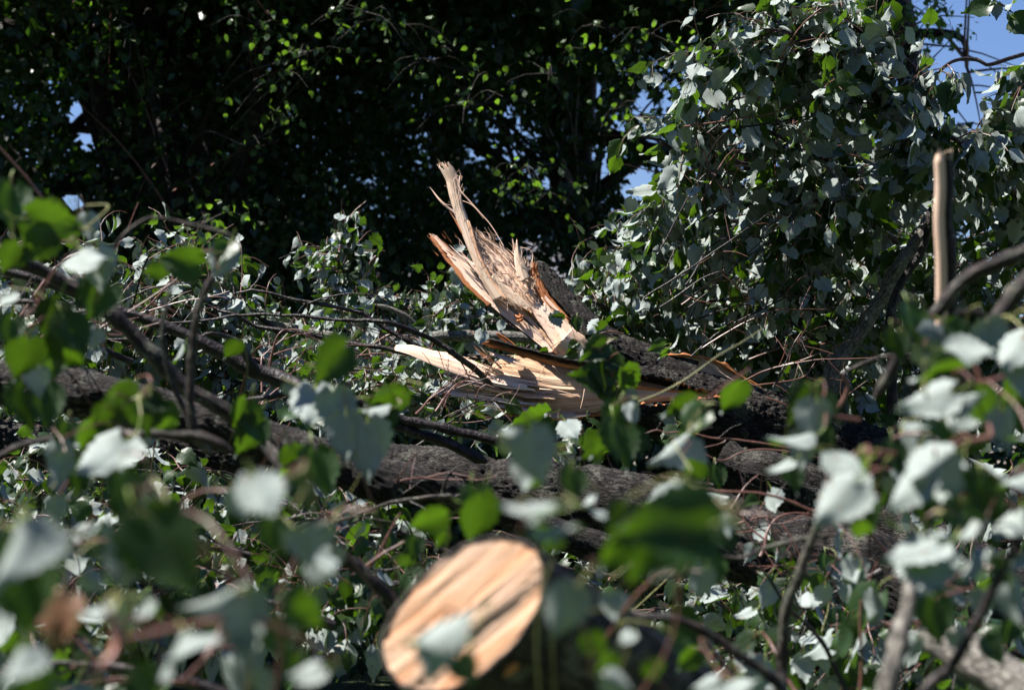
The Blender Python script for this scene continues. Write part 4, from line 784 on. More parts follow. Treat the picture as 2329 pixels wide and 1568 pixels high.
log('purplish branch slanting up to the right edge across the lower right corner', [(2400, 1080, 2.45), (2328, 1205, 2.4), (2285, 1278, 2.4), (2239, 1362, 2.4), (2205, 1428, 2.4), (2169, 1502, 2.4), (2110, 1560, 2.4), (2060, 1640, 2.35)], [.0045, .0055, .0065, .0075], M_SMOOTH, 0, 54, 'bare_branch', 'branch', 10, .015, knots=2)
log('blurred dark branch descending right of the sawn log', [(1390, 1350, 3.1), (1440, 1388, 3.05), (1520, 1395, 3.0), (1602, 1425, 3.0), (1669, 1472, 3.0), (1739, 1518, 3.0), (1790, 1575, 3.0), (1840, 1680, 3.0)], [.005, .0065, .007, .008], M_BRANCH, 0, 55, 'bare_branch', 'branch', 10, .015)
log('dark blurred branch slanting down behind the sawn log at left', [(730, 1225, 3.6), (776, 1258, 3.6), (826, 1292, 3.6), (869, 1335, 3.6), (915, 1385, 3.6), (980, 1450, 3.6)], [.009, .011, .012, .013], M_BRANCH, 0, 56, 'bare_branch', 'branch', 10, .015)
log('small crossed twigs above the branch left of the sawn log', [(905, 1165, 4.4), (890, 1195, 4.4), (859, 1262, 4.4), (835, 1300, 4.4)], [.002, .003, .0035], M_TWIG, 0, 57, 'bare_twig', 'twig', 7, .015, subs=[([(930, 1222, 4.3), (909, 1235, 4.3), (876, 1252, 4.3), (843, 1274, 4.3), (800, 1300, 4.3)], [.002, .0035, .004, .004])])
log('dark blurred branch pushing in from the right edge behind the peeled stick', [(2420, 520, 3.35), (2328, 575, 3.35), (2252, 606, 3.35), (2185, 648, 3.35), (2135, 697, 3.35), (2090, 745, 3.35), (2045, 795, 3.35), (2015, 850, 3.35), (1985, 900, 3.35)], [.014, .0135, .012, .010, .009, .008], M_BRANCH, 0, 58, 'bare_branch', 'branch', 12, .015)
log('second heavy dark branch entering lower at the right edge', [(2420, 560, 3.0), (2340, 625, 3.0), (2290, 690, 3.0), (2259, 735, 3.0), (2220, 800, 3.0)], [.016, .015, .013, .011], M_BRANCH, 0, 59, 'bare_branch', 'branch', 12, .015, subs=[([(2285, 756, 3.0), (2262, 735, 3.0), (2245, 708, 3.0), (2219, 701, 3.0), (2179, 708, 3.0)], [.007, .006, .005, .003])])
log('arched pinkish twig reaching left from behind the blurred right leaves', [(2140, 815, 4.0), (2085, 806, 4.0), (2035, 804, 4.0), (1985, 810, 4.0), (1935, 833, 4.0), (1919, 850, 4.0), (1929, 880, 4.0), (1960, 900, 4.0)], [.004, .004, .0035, .003], M_BRANCH, 0, 60, 'bare_twig', 'twig', 8, .015, subs=[([(1921, 846, 4.0), (1935, 868, 4.0), (1925, 905, 4.0), (1900, 940, 4.0)], [.005, .005, .005, .004], M_TWIG)])
log('straw-coloured peeled shoot crossing in front of the snapped trunk', [(1735, 746, 4.7), (1683, 780, 4.7), (1636, 806, 4.7), (1601, 832, 4.7), (1554, 865, 4.7), (1498, 895, 4.7), (1442, 918, 4.7), (1400, 950, 4.7)], [.0008, .0015, .002, .0022, .0024], M_GREENTWIG, 0, 61, 'green_shoot', 'twig', 7, .015)
log('lichen-dotted thick stem half hidden inside the hanging foliage', [(1870, 930, 8.3), (1889, 876, 8.3), (1895, 836, 8.3), (1919, 806, 8.3), (1938, 779, 8.3), (1962, 748, 8.3), (1982, 709, 8.3), (2010, 672, 8.3), (2022, 640, 8.3), (2045, 605, 8.3), (2072, 572, 8.35), (2120, 500, 8.4), (2165, 435, 8.5), (2200, 402, 8.6), (2240, 385, 8.7), (2380, 350, 8.8)], [.034, .034, .032, .030, .030, .034, .034, .03], M_GREYB, .002, 62, 'bare_branch', 'branch', 18, .015)
log('slimmer stem just right of the lichen-dotted one', [(2030, 940, 8.1), (2029, 880, 8.1), (2029, 799, 8.1), (2022, 736, 8.1), (2045, 650, 8.15), (2100, 560, 8.2), (2115, 470, 8.25)], [.024, .022, .019, .017, .012], M_BRANCH, 0, 63, 'bare_branch', 'branch', 12, .02)
log('pinkish scaly log end showing at the bottom right corner', [(2120, 1440, 3.4), (2200, 1490, 3.3), (2300, 1550, 3.2), (2420, 1630, 3.1)], [.028, .034, .036, .036], M_GREYB, .003, 64, ns=30)
log('dark log crossing low behind the right-hand leaves', [(1640, 1060, 7.4), (1800, 1110, 7.3), (2000, 1200, 7.2), (2200, 1290, 7.0), (2420, 1400, 6.8)], [.08, .10, .11, .12], M_BARK, .014, 65, ns=70, seg=.014)
rgt = np.random.default_rng(9)
TW = [('twig tangle crossing behind the forked dark branch at left', 560, 860, 760, 820, 7.0), ('twig tangle under the glossy branch left of the pale fingers', 700, 800, 960, 850, 8.2), ('thin twigs crossing over the heap at far left', 250, 700, 480, 640, 7.6), ('bare twigs poking out under the pale fingers', 960, 930, 1160, 900, 7.2),
      ('fine twigs crossing behind the hanging foliage low at right', 1600, 760, 1860, 700, 7.9), ('bare twigs hanging at mid height in the silvery foliage', 1500, 640, 1760, 560, 7.9), ('bare twigs at the foot of the lichen-dotted stem', 1700, 860, 1940, 800, 7.6), ('thin red twigs in front of the lower right trunk', 1600, 1200, 1900, 1260, 5.2),
      ('bare twigs in the shade left of the sawn log', 640, 1210, 880, 1170, 5.0), ('bare twigs standing up behind the upper left leaves', 60, 700, 300, 620, 5.2), ('bare twigs near the top of the silvery foliage', 1640, 200, 1900, 130, 7.8), ('bare twigs reaching out by the blue gap', 1560, 470, 1700, 330, 7.9)]
for k, (lb, x0, y0, x1, y1, d_) in enumerate(TW):
    P0 = at(x0, y0 + 40, d_); P1 = at(x1, y1, d_); root = thing('bare_twig', lb, 'twig', P0, LOGS)
    for q in range(5):
        a_ = P0 + (P1 - P0) * rgt.uniform(-.2, .3) + rgt.normal(size=3) * [.06, .08, .05]; b_ = P0 + (P1 - P0) * rgt.uniform(.7, 1.3) + rgt.normal(size=3) * [.1, .1, .09]
        C, rr = limb(root, 'twig', None, [.0042, .003, .0012], [M_TWIG, M_SMOOTH][rgt.integers(2)], .02, 6, 0, P=np.array([a_, (a_ + b_) / 2 + rgt.normal(size=3) * .05 + [0, 0, .04], b_]), seed=k * 7 + q)
        for P_, R_ in grow(C, rr, rgt, 4, .16, .5, .2, 1.0, 0):
            v, f, u = tube(P_, R_, 4); mk('side_shoot', v, f, M_TWIG, root, u, True, origin=loc_of(root))
# peeled stick
st, C, rr = log('upright stick, one side stripped to pale wood, standing among the leaves at right', [(2150, 352, 3.6), (2153, 420, 3.6), (2152, 500, 3.6), (2157, 580, 3.6), (2158, 650, 3.6), (2157, 756, 3.6), (2148, 830, 3.6), (2140, 920, 3.55), (2130, 1060, 3.5)], [.008, .0105, .011, .0115, .0115, .012, .0125], M_SMOOTH, 0, 66, 'peeled_stick', 'stick', 12, .015, None)
sp_ = [(x, y) for x, y in [(2141, 350), (2144, 420), (2141, 500), (2145, 580), (2146, 650), (2144, 756), (2136, 830), (2126, 920), (2116, 1060)]]
Pc = catmull(pts([(x - 6, y, 3.588) for x, y in sp_]), 120); v, f, u = tube(Pc, np.interp(np.linspace(0, 1, 120), [0, .03, .3, .55, .57, .6, 1], [.005, .0098, .010, .0102, .0120, .0105, .011]), 14)
mk('peeled_wood', v, f, M_WOOD2, st, u, origin=loc_of(st))

for k in range(7): v, f, u = tube(catmull(pts([(2136 + k * 4, 362, 3.59), (2136 + k * 4.4, 350, 3.59), (2135 + k * 5, 336 + (k * 37 % 13), 3.59)]), 5), [.0035, .003, .0022, .0014, .0003], 4); mk('splinter', v, f, M_WOODG, st, u, origin=loc_of(st))
# ------------------------------------------------------------------ sawn log in the foreground
cutc = at(1054, 1393, 2.62); axis = nrm(RIGHT * .62 + UP * -.42 + FWD * .62)
sl_ = thing('sawn_log', 'freshly sawn log end facing the camera at bottom centre, orange-streaked cut face', 'log', cutc)
f_n = nrm(RIGHT * -.36 + UP * .42 + FWD * -.83)
e1 = nrm(RIGHT * math.cos(math.radians(40)) + UP * math.sin(math.radians(40)) * 1.0); e1 = nrm(e1 - f_n * (e1 @ f_n)); e2 = np.cross(f_n, e1)
SA, SB = 215 / FPX * 2.62 * 1.03, 140 / FPX * 2.62 * 1.06
nr, na = 26, 96; q = np.linspace(0, 1, nr); th = np.linspace(0, 2 * np.pi, na + 1)
RR, TH = np.meshgrid(q, th, indexing='ij'); edge = 1 + .04 * noise(np.cos(TH) * 2, np.sin(TH) * 2) + .02 * noise(np.cos(TH) * 9, np.sin(TH) * 9)
xx = RR * np.cos(TH) * SA * edge; yy = RR * np.sin(TH) * SB * edge
hh = .0016 * noise(yy * 170, xx * 6) + .002 * noise(yy * 45, xx * 3) + .001 * noise(yy * 420, xx * 20)
step = np.where(yy < -.030 + .006 * noise(xx * 20, 0), -.004, 0) + .0007 * np.sin(yy * 900 + 3 * noise(xx * 30, yy * 8))
V = cutc + e1 * xx[..., None] + e2 * yy[..., None] + f_n * (hh + step)[..., None]
a = np.arange((nr - 1) * (na + 1)).reshape(nr - 1, na + 1)[:, :-1].ravel(); F = np.stack([a, a + na + 1, a + na + 2, a + 1], 1)
mk('cut_face', V.reshape(-1, 3), F, M_CUT, sl_, np.stack([xx, yy], -1).reshape(-1, 2), origin=loc_of(sl_))
ns_ = 60; s = np.linspace(0, 1.0, ns_); rim = cutc + e1 * (np.cos(th) * SA * edge[-1])[:, None] + e2 * (np.sin(th) * SB * edge[-1])[:, None]
off = (rim - cutc); perp = off - (off @ axis)[:, None] * axis
S, TH = np.meshgrid(s, th, indexing='ij'); tap = 1 - .12 * S; bd = 1 + .035 * (1 - np.abs(fbm(S * 22, np.cos(TH) * 4, np.sin(TH) * 4, 3)) * 1.6) - .02
start = (off @ axis)
along = start[None] * (1 - S) + S * 1.0
V = cutc + axis * along[..., None] + perp[None] * (tap * bd)[..., None] + np.array([0, 0, -.12]) * (S ** 2)[..., None]
a = np.arange((ns_ - 1) * (na + 1)).reshape(ns_ - 1, na + 1)[:, :-1].ravel(); F = np.stack([a, a + 1, a + na + 2, a + na + 1], 1)
mk('bark', V.reshape(-1, 3), F, M_BRANCH, sl_, np.stack([S, TH * .07], -1).reshape(-1, 2), origin=loc_of(sl_))
rimv, rimf, rimu = tube(rim[:-1:2].tolist() + [rim[0]], .0018, 6, bark_disp(.0022, 60)); mk('bark_rim', rimv, rimf, M_BRANCH, sl_, rimu, origin=loc_of(sl_))
ch = thing('wood_chunk', 'small orange chunk of inner bark lodged under the sawn log', 'wood chunk', at(1150, 1512, 2.6))
v, f, u = tube(catmull(pts([(1122, 1530, 2.6), (1140, 1514, 2.6), (1158, 1500, 2.6), (1174, 1490, 2.6)]), 22), np.interp(np.linspace(0, 1, 22), [0, .1, .5, .9, 1], [.002, .010, .0135, .011, .002]), 14, bark_disp(.004, 70, 3)); mk('torn_body', v, f, M_DEEP, ch, u, origin=loc_of(ch))
for k in range(6): v, f, u = tube(catmull(pts([(1130 + k * 8, 1520 - k * 5, 2.585), (1126 + k * 8, 1508 - k * 6, 2.58), (1120 + k * 9, 1500 - k * 5, 2.58)]), 5), [.003, .003, .002, .0015, .0004], 4); mk('splinter', v, f, M_ORANGE, ch, u, origin=loc_of(ch))
# ------------------------------------------------------------------ leafy boughs of the fallen tree: silvery mass at right
UPB = dict(pale=.85)
bough('highest silvery bough arching to the left against the dark tree', [(2180, 440, 8.5), (2082, 353, 8.2), (2035, 293, 8.0), (2015, 267, 7.95), (1982, 207, 7.9), (1945, 170, 7.9), (1902, 133, 7.8), (1869, 100, 7.8), (1810, 78, 7.8), (1759, 68, 7.8), (1700, 66, 7.8)], [.022, .018, .013, .010, .007, .003], 40, .34, 1.3, seed=1, indiv=240, pale=.85, t0=.3, size=.068, svar=.45)
bough('bough curling over at the very top of the silvery foliage', [(2015, 262, 8.0), (2009, 187, 8.0), (1985, 120, 8.0), (1952, 67, 8.0), (1902, 33, 8.0), (1850, 18, 8.0), (1790, 20, 8.0)], [.010, .009, .007, .005, .002], 22, .30, 1.2, seed=2, indiv=150, pale=.85, t0=.25, size=.08, svar=.4)
bough('arched bare-topped branch with drooping pale leaves against the sky', [(2440, 90, 8.2), (2340, 120, 8.1), (2252, 147, 8.0), (2219, 137, 8.0), (2169, 140, 7.95), (2135, 167, 7.9), (2125, 200, 7.9), (2125, 273, 7.9), (2110, 330, 7.9)], [.010, .008, .007, .005, .003], 9, .22, 1.8, size=.092, seed=3, indiv=150, pale=.8, t0=.55)
bough('leafy sprig hanging in the sky at the top right corner', [(2480, 130, 7.6), (2400, 90, 7.6), (2328, 55, 7.6), (2290, 22, 7.6), (2250, -5, 7.6), (2225, -30, 7.6)], [.004, .0035, .003, .002], 3, .12, 1, seed=4, indiv=40, pale=.4, heroes=[(2235, 20, 50, 60, 'D', 7.6), (2262, 30, 46, 100, 'S', 7.6), (2250, 8, 46, 20, 'P', 7.6), (2222, 12, 34, 150, 'P', 7.6)])
bough('dark silvery bough hanging down the right edge beside the sky', [(2520, 60, 8.1), (2440, 100, 8.1), (2370, 150, 8.0), (2330, 190, 8.0), (2300, 240, 8.0), (2285, 290, 8.0)], [.012, .010, .007, .003], 15, .22, 1.6, seed=5, indiv=150, pale=.6)
bough('twisting thin branches reaching left from the right edge under the sky', [(2480, 260, 8.2), (2400, 270, 8.2), (2328, 273, 8.2), (2269, 283, 8.1), (2212, 307, 8.1), (2170, 340, 8.05), (2130, 372, 8.0)], [.007, .006, .005, .002], 10, .22, 1.3, seed=6, indiv=100, pale=.75, t0=.3)
bough('bough above the peeled stick, thick with bright pale leaves', [(2380, 520, 8.6), (2290, 420, 8.4), (2230, 360, 8.2), (2170, 320, 8.0), (2110, 290, 7.9), (2060, 250, 7.9)], [.018, .014, .010, .004], 34, .30, 1.3, size=.088, seed=7, indiv=230, pale=.9)
bough('bough with a bare grey elbow inside the silvery foliage', [(2120, 420, 8.6), (2040, 390, 8.5), (1952, 413, 8.3), (1935, 433, 8.3), (1885, 460, 8.2), (1862, 490, 8.2), (1810, 530, 8.2), (1760, 590, 8.2)], [.016, .013, .012, .009, .004], 34, .34, 1.3, seed=8, indiv=220, pale=.6, m=M_GREYB)
RM = [('silvery bough reaching furthest left at the upper edge of the foliage', [(2060, 430, 8.9), (1950, 330, 8.7), (1850, 250, 8.5), (1750, 190, 8.3), (1660, 150, 8.1), (1600, 130, 8.0)], 36, .8),
      ('drooping bough below the furthest-left one beside the blue gap', [(2060, 500, 8.8), (1950, 400, 8.6), (1830, 340, 8.4), (1720, 290, 8.3), (1640, 290, 8.2), (1600, 330, 8.1)], 36, .8),
      ('bough sweeping left where the foliage meets the dark tree', [(2060, 560, 8.9), (1920, 470, 8.8), (1800, 400, 8.6), (1680, 370, 8.4), (1590, 380, 8.3), (1550, 410, 8.3)], 38, .75),
      ('mid-height bough pointing left toward the broken limb', [(2080, 640, 9.1), (1940, 560, 9.0), (1800, 500, 8.9), (1660, 500, 8.7), (1560, 510, 8.5), (1480, 540, 8.4)], 40, .7),
      ('bough with small pale leaf tips left of the foliage mass', [(1900, 700, 9.2), (1760, 640, 9.1), (1640, 600, 9.0), (1540, 560, 8.9), (1460, 545, 8.8), (1420, 570, 8.8)], 36, .75),
      ('dense shaded bough in the middle of the foliage', [(2120, 560, 9.3), (2000, 540, 9.1), (1880, 560, 8.9), (1780, 600, 8.8), (1690, 660, 8.7)], 44, .45),
      ('green shaded bough behind the snapped trunk at right', [(2080, 720, 9.2), (1940, 680, 9.1), (1800, 660, 9.0), (1650, 680, 8.9), (1520, 690, 8.8), (1400, 670, 8.8)], 44, .5),
      ('low green bough hanging just over the torn bark', [(2050, 800, 9.2), (1900, 740, 9.1), (1760, 720, 9.0), (1620, 740, 8.9), (1500, 750, 8.9), (1360, 730, 8.9)], 44, .5),
      ('long bough screening the stems right of the snapped trunk', [(1700, 640, 9.0), (1760, 720, 8.9), (1830, 790, 8.7), (1880, 860, 8.6), (1920, 930, 8.5)], 40, .5),
      ('bough right of the peeled stick under the sky', [(2480, 400, 8.9), (2380, 380, 8.8), (2300, 380, 8.7), (2230, 430, 8.6), (2180, 500, 8.6)], 36, .6),
      ('shaded bough hanging behind the dark blurred right branches', [(2480, 520, 9.0), (2380, 520, 8.9), (2280, 560, 8.8), (2200, 620, 8.8), (2120, 690, 8.8)], 40, .5),
      ('bough behind the stem with lichen, low at right', [(2440, 700, 8.9), (2340, 700, 8.9), (2240, 740, 8.8), (2140, 800, 8.8), (2060, 880, 8.8)], 40, .5),
      ('deep green bough filling the shade between the stems', [(2200, 430, 9.8), (2080, 520, 9.7), (2000, 620, 9.6), (1950, 720, 9.5), (1930, 830, 9.4)], 44, .35),
      ('far bough closing the gap below the blue sky patches', [(2040, 420, 10.2), (1900, 450, 10.1), (1760, 480, 10.0), (1640, 560, 9.9), (1560, 650, 9.8)], 46, .4),
      ('far dark bough behind the hanging leaves at centre right', [(2100, 700, 10.3), (1900, 780, 10.1), (1700, 800, 9.9), (1540, 780, 9.8), (1400, 760, 9.8)], 46, .4),
      ('far bough low at the right edge behind everything else', [(2500, 800, 10), (2380, 840, 9.9), (2220, 880, 9.8), (2060, 900, 9.7), (1900, 900, 9.6)], 44, .4)]
for k, (lb, pa, nt_, pl) in enumerate(RM): bough(lb, pa, [.016, .013, .010, .007, .003], int(nt_ * .66), .44, 2.0, seed=20 + k, indiv=190 if k < 12 else 110, pale=min(1, pl + .2), size=.072 if k < 3 else .062, spacing=.038, svar=.5, hang=.75)

# ------------------------------------------------------------------ boughs behind and left of the snapped trunk
LMB = [('pale leafy bough crowning the heap at far left', [(520, 760, 8.0), (440, 700, 8.1), (350, 650, 8.2), (270, 610, 8.2), (210, 560, 8.2)], 36, .85, .056),
       ('bright pale bough beside the arching twig', [(640, 760, 8.2), (560, 700, 8.2), (500, 655, 8.2), (440, 625, 8.2), (380, 610, 8.2)], 36, .9, .056),
       ('low leafy bough between the left branches', [(600, 830, 8.0), (480, 790, 8.0), (360, 760, 8.0), (220, 740, 7.9), (90, 730, 7.8)], 40, .7, .056),
       ('leafy bough at the left edge behind the crossing branches', [(300, 820, 7.6), (180, 770, 7.5), (80, 740, 7.4), (-20, 700, 7.3), (-100, 660, 7.2)], 36, .6, .056),
       ('bough climbing toward the yellow green bush left of the splinters', [(900, 780, 9.6), (850, 700, 9.6), (800, 640, 9.6), (765, 590, 9.6), (745, 565, 9.6)], 30, .75, .056),
       ('small-leaved bough behind the glossy thin branch', [(960, 800, 9.4), (880, 770, 9.4), (780, 750, 9.4), (680, 745, 9.4), (600, 745, 9.4)], 38, .75, .056),
       ('bough with pale leaves left of the upright stub', [(1100, 780, 9.7), (1040, 730, 9.7), (980, 690, 9.7), (920, 680, 9.7), (870, 690, 9.7)], 26, .6, .056),
       ('green bough behind the foot of the upright stub', [(1300, 800, 9.6), (1220, 760, 9.6), (1140, 740, 9.6), (1080, 700, 9.6), (1040, 670, 9.6)], 34, .5, .056),
       ('leafy bough under the long pale finger of wood', [(1100, 880, 8.9), (1000, 850, 8.9), (900, 830, 8.9), (800, 800, 8.9), (720, 790, 8.9)], 44, .7, .056),
       ('leafy bough between the long trunk and the pale fingers', [(1120, 960, 8.6), (1020, 920, 8.6), (920, 890, 8.6), (820, 860, 8.6), (700, 850, 8.6)], 44, .65, .056),
       ('bough behind the forked dark branch at left', [(760, 960, 8.2), (640, 900, 8.2), (520, 860, 8.2), (400, 840, 8.2), (280, 830, 8.2)], 44, .6, .056),
       ('shaded bough under the dark log at the left edge', [(560, 980, 7.9), (420, 960, 7.9), (280, 940, 7.9), (140, 930, 7.8), (0, 920, 7.8)], 40, .5, .056),
       ('green bough just above the splintered trunk top', [(1480, 800, 8.8), (1430, 740, 8.7), (1380, 700, 8.6), (1330, 680, 8.6), (1290, 650, 8.7)], 26, .5, .056),
       ('far leafy bough behind the heap at the left edge', [(500, 800, 10.5), (360, 770, 10.5), (220, 750, 10.5), (80, 730, 10.5), (-60, 710, 10.5)], 46, .5, .056),
       ('far bough low between the left branches and the trunk', [(1300, 820, 10.5), (1100, 810, 10.5), (900, 800, 10.5), (700, 800, 10.5), (500, 800, 10.5)], 50, .5, .056)]
for k, (lb, pa, nt_, pl, sz) in enumerate(LMB): bough(lb, pa, [.013, .011, .008, .006, .003], nt_, .3 if k < 13 else .45, 1.2, seed=50 + k, indiv=170 if k < 13 else 100, pale=pl, size=sz)

# ------------------------------------------------------------------ boughs underneath: below the trunks and down to the bottom edge
def below(P): return True
BM = [('shaded leafy bough below the long trunk at left', [(700, 1160, 6.6), (540, 1130, 6.6), (380, 1110, 6.6), (200, 1100, 6.6), (20, 1090, 6.6)], 44, .6),
      ('shaded leafy bough low at the left edge', [(600, 1270, 6.0), (440, 1230, 6.0), (280, 1200, 6.0), (120, 1190, 6.0), (-60, 1180, 6.0)], 44, .6),
      ('leafy bough glimpsed left of the sawn log', [(1050, 1270, 6.2), (930, 1220, 6.2), (800, 1190, 6.2), (660, 1180, 6.2), (540, 1190, 6.2)], 44, .55),
      ('bough deep in the shade at bottom left', [(760, 1420, 5.2), (600, 1370, 5.2), (420, 1340, 5.2), (240, 1330, 5.2), (60, 1340, 5.2)], 44, .6),
      ('leafy bough in deep shade at bottom centre', [(1300, 1420, 5.6), (1150, 1370, 5.6), (980, 1330, 5.6), (820, 1330, 5.6), (680, 1360, 5.6)], 40, .55),
      ('pale leafy bough below the lower right trunk', [(2050, 1500, 7.4), (1900, 1450, 7.4), (1760, 1420, 7.4), (1620, 1400, 7.4), (1480, 1380, 7.4)], 46, .6),
      ('crisp leafy bough hanging below the trunk beside the upright dark stem', [(2000, 1300, 5.4), (1960, 1320, 5.4), (1910, 1345, 5.4), (1860, 1360, 5.4), (1820, 1400, 5.4)], 20, .6),
      ('low leafy bough at bottom right in shade', [(2200, 1560, 5.6), (2060, 1540, 5.6), (1920, 1520, 5.6), (1780, 1510, 5.6), (1640, 1500, 5.6)], 44, .5),
      ('leafy bough between the trunks behind the pale leaves at centre', [(1760, 1130, 7.7), (1600, 1100, 7.7), (1450, 1080, 7.7), (1300, 1060, 7.7), (1180, 1040, 7.7)], 20, .5),
      ('leafy bough in front of the dark trunk at lower right', [(2460, 1250, 5.9), (2380, 1210, 5.9), (2300, 1180, 5.9), (2220, 1170, 5.9), (2150, 1170, 5.9)], 10, .55),
      ('bough filling the corner below the purplish branch', [(2480, 1540, 4.6), (2380, 1500, 4.6), (2260, 1480, 4.6), (2140, 1490, 4.6), (2040, 1530, 4.6)], 34, .55),
      ('near bough with large leaves along the bottom left edge', [(620, 1640, 3.2), (480, 1570, 3.2), (320, 1530, 3.2), (160, 1510, 3.2), (0, 1520, 3.2)], 10, .7),
      ('near bough with large leaves along the bottom centre edge', [(1500, 1650, 3.4), (1420, 1580, 3.4), (1330, 1530, 3.4), (1260, 1480, 3.4)], 10, .6),
      ('near leafy bough at the bottom between sawn log and corner', [(2020, 1680, 3.6), (1900, 1610, 3.6), (1760, 1580, 3.6), (1620, 1560, 3.6), (1500, 1560, 3.6)], 10, .6),
      ('far shaded bough under the long trunk behind the others', [(900, 1180, 8.8), (650, 1120, 8.8), (400, 1090, 8.8), (100, 1080, 8.8)], 50, .5),
      ('far shaded bough low behind the sawn log', [(1700, 1380, 8.0), (1450, 1320, 8.0), (1200, 1280, 8.0), (950, 1260, 8.0), (700, 1260, 8.0)], 50, .5),
      ('far shaded bough low at the right behind the trunk', [(2400, 1380, 8.4), (2150, 1300, 8.4), (1900, 1260, 8.4), (1650, 1240, 8.4)], 46, .5)]
for k, (lb, pa, nt_, pl) in enumerate(BM): bough(lb, pa, [.013, .011, .008, .006, .003], int(nt_ * .72), .34 if k < 14 else .55, 1.3, seed=80 + k, indiv=150 if k < 14 else 90, pale=pl * .32, size=.064, spread=.9, svar=.45)

# ------------------------------------------------------------------ near leafy sprigs, blurred in front: their leaves set one by one
SP = 'near sprigs blurred in front of the camera'
def sprig(label, path, r, leaves, seed, m=M_TWIG, dead=()):
    root, C, rr = bough(label, path, r, 0, seed=seed, m=m, name='leafy_sprig', cat='sprig', group=SP, ns=8, seg=.015)
    rg = np.random.default_rng(seed)
    for q, L in enumerate(leaves):
        L = tuple(L)
        if L[5] < 2.6 and L[4] != 'P' and L[2] < 160 and q % 3 == 2: continue
        if L[5] < 2.6 and L[2] < 170: L = L[:2] + (L[2] * .86,) + L[3:]
        hero_on(root, C, rr, L, rg)
    for (x, y, s, a, k, d) in dead:
        t = HERO[rg.integers(3)]; o, b = hero_leaf(root, x, y, s, a, k, d, rg, .2, t, t['dead'])
    return root
sprig('sprig of big translucent green leaves at the upper left edge', [(-60, 560, 3.3), (20, 560, 3.3), (90, 550, 3.3), (160, 545, 3.3), (185, 560, 3.3)], [.003, .0025, .002, .0014],
      [(22, 478, 115, 95, 'D', 3.3), (132, 512, 135, 20, 'G', 3.2), (75, 560, 110, 140, 'G', 3.2), (20, 590, 90, 120, 'G', 3.2), (100, 490, 90, 150, 'G', 3.25), (215, 590, 130, 75, 'P', 3.1), (205, 520, 70, 80, 'S', 3.5), (228, 620, 110, 80, 'S', 3.15)], 201)
sprig('hanging sprig of dark and bright green leaves left of centre', [(215, 600, 3.2), (225, 660, 3.2), (200, 700, 3.2), (160, 730, 3.2), (110, 740, 3.2)], [.0025, .002, .0016, .0012],
      [(215, 690, 110, 120, 'D', 3.2), (190, 670, 90, 140, 'G', 3.25), (115, 740, 115, 110, 'G', 3.2), (170, 770, 115, 70, 'D', 3.15), (150, 800, 110, 50, 'G', 3.2), (45, 820, 115, 105, 'G', 3.1), (90, 870, 80, 85, 'S', 3.15), (20, 690, 55, 80, 'P', 3.3), (20, 760, 80, 100, 'D', 3.2), (120, 840, 70, 100, 'D', 3.2), (60, 930, 120, 85, 'D', 3.3), (100, 930, 110, 95, 'D', 3.3), (215, 775, 55, 100, 'S', 3.8)], 202)
sprig('heart-shaped green leaf hanging from the elbow of the bent twig', [(530, 540, 3.55), (523, 566, 3.5), (505, 575, 3.45), (470, 572, 3.4), (445, 574, 3.4)], [.002, .0018, .0012],
      [(402, 592, 105, 195, 'G', 3.4), (345, 618, 60, 175, 'G', 3.5), (500, 600, 95, 115, 'S', 3.5), (505, 580, 60, 110, 'L', 3.45)], 203, M_GREENTWIG)
sprig('sprig with one big green leaf over two pale ones right of the left branches', [(640, 860, 3.6), (690, 880, 3.6), (740, 890, 3.6), (800, 905, 3.6), (850, 900, 3.6)], [.0016, .002, .0016, .0012],
      [(742, 830, 125, 140, 'G', 3.4), (712, 935, 135, 82, 'P', 3.4), (768, 950, 130, 80, 'S', 3.4), (872, 915, 105, 150, 'G', 3.5), (840, 928, 90, 140, 'P', 3.45), (790, 1000, 120, 85, 'S', 3.3), (840, 1030, 150, 85, 'S', 3.3), (728, 1080, 120, 85, 'D', 3.3), (660, 890, 40, 60, 'S', 3.6), (875, 960, 80, 90, 'D', 3.5)], 204, M_GREENTWIG)
sprig('sprig of toothed bright green leaves over the left logs', [(620, 1000, 3.7), (590, 960, 3.7), (560, 930, 3.7), (530, 920, 3.7)], [.002, .0016, .0012],
      [(548, 955, 95, 110, 'G', 3.6), (560, 1000, 105, 120, 'G', 3.6), (585, 985, 90, 80, 'D', 3.6), (680, 1052, 90, 70, 'G', 3.5), (655, 1075, 80, 130, 'G', 3.5), (525, 800, 60, 120, 'G', 4.2), (402, 808, 60, 110, 'P', 4.4)], 205, M_GREENTWIG)
sprig('sprig of green leaves with one long pale drooping leaf at left', [(345, 870, 3.0), (340, 905, 3.0), (310, 900, 3.0), (270, 930, 3.0), (245, 960, 3.0)], [.003, .003, .0025, .0018],
      [(265, 915, 100, 160, 'G', 3.0), (240, 965, 95, 110, 'G', 3.0), (325, 950, 115, 80, 'G', 3.05), (372, 955, 90, 60, 'G', 3.1), (235, 1055, 165, 98, 'P', 2.8), (200, 1000, 95, 110, 'G', 3.0), (355, 920, 85, 20, 'D', 3.05), (260, 1080, 80, 80, 'S', 3.4), (150, 1000, 80, 95, 'D', 3.2)], 206, M_GREENTWIG)
sprig('very near sprig with a large pale oval leaf over dark ones', [(700, 1040, 1.95), (690, 1070, 1.95), (640, 1090, 1.9), (600, 1100, 1.9)], [.002, .0018, .0014],
      [(600, 1128, 160, 65, 'P', 1.85), (690, 1130, 100, 60, 'D', 2.0), (650, 1265, 150, 80, 'S', 1.95), (740, 1280, 110, 55, 'P', 2.0), (700, 1250, 120, 70, 'S', 1.95), (700, 1200, 70, 90, 'G', 2.1), (620, 1230, 110, 90, 'D', 2.0)], 207, M_GREENTWIG)
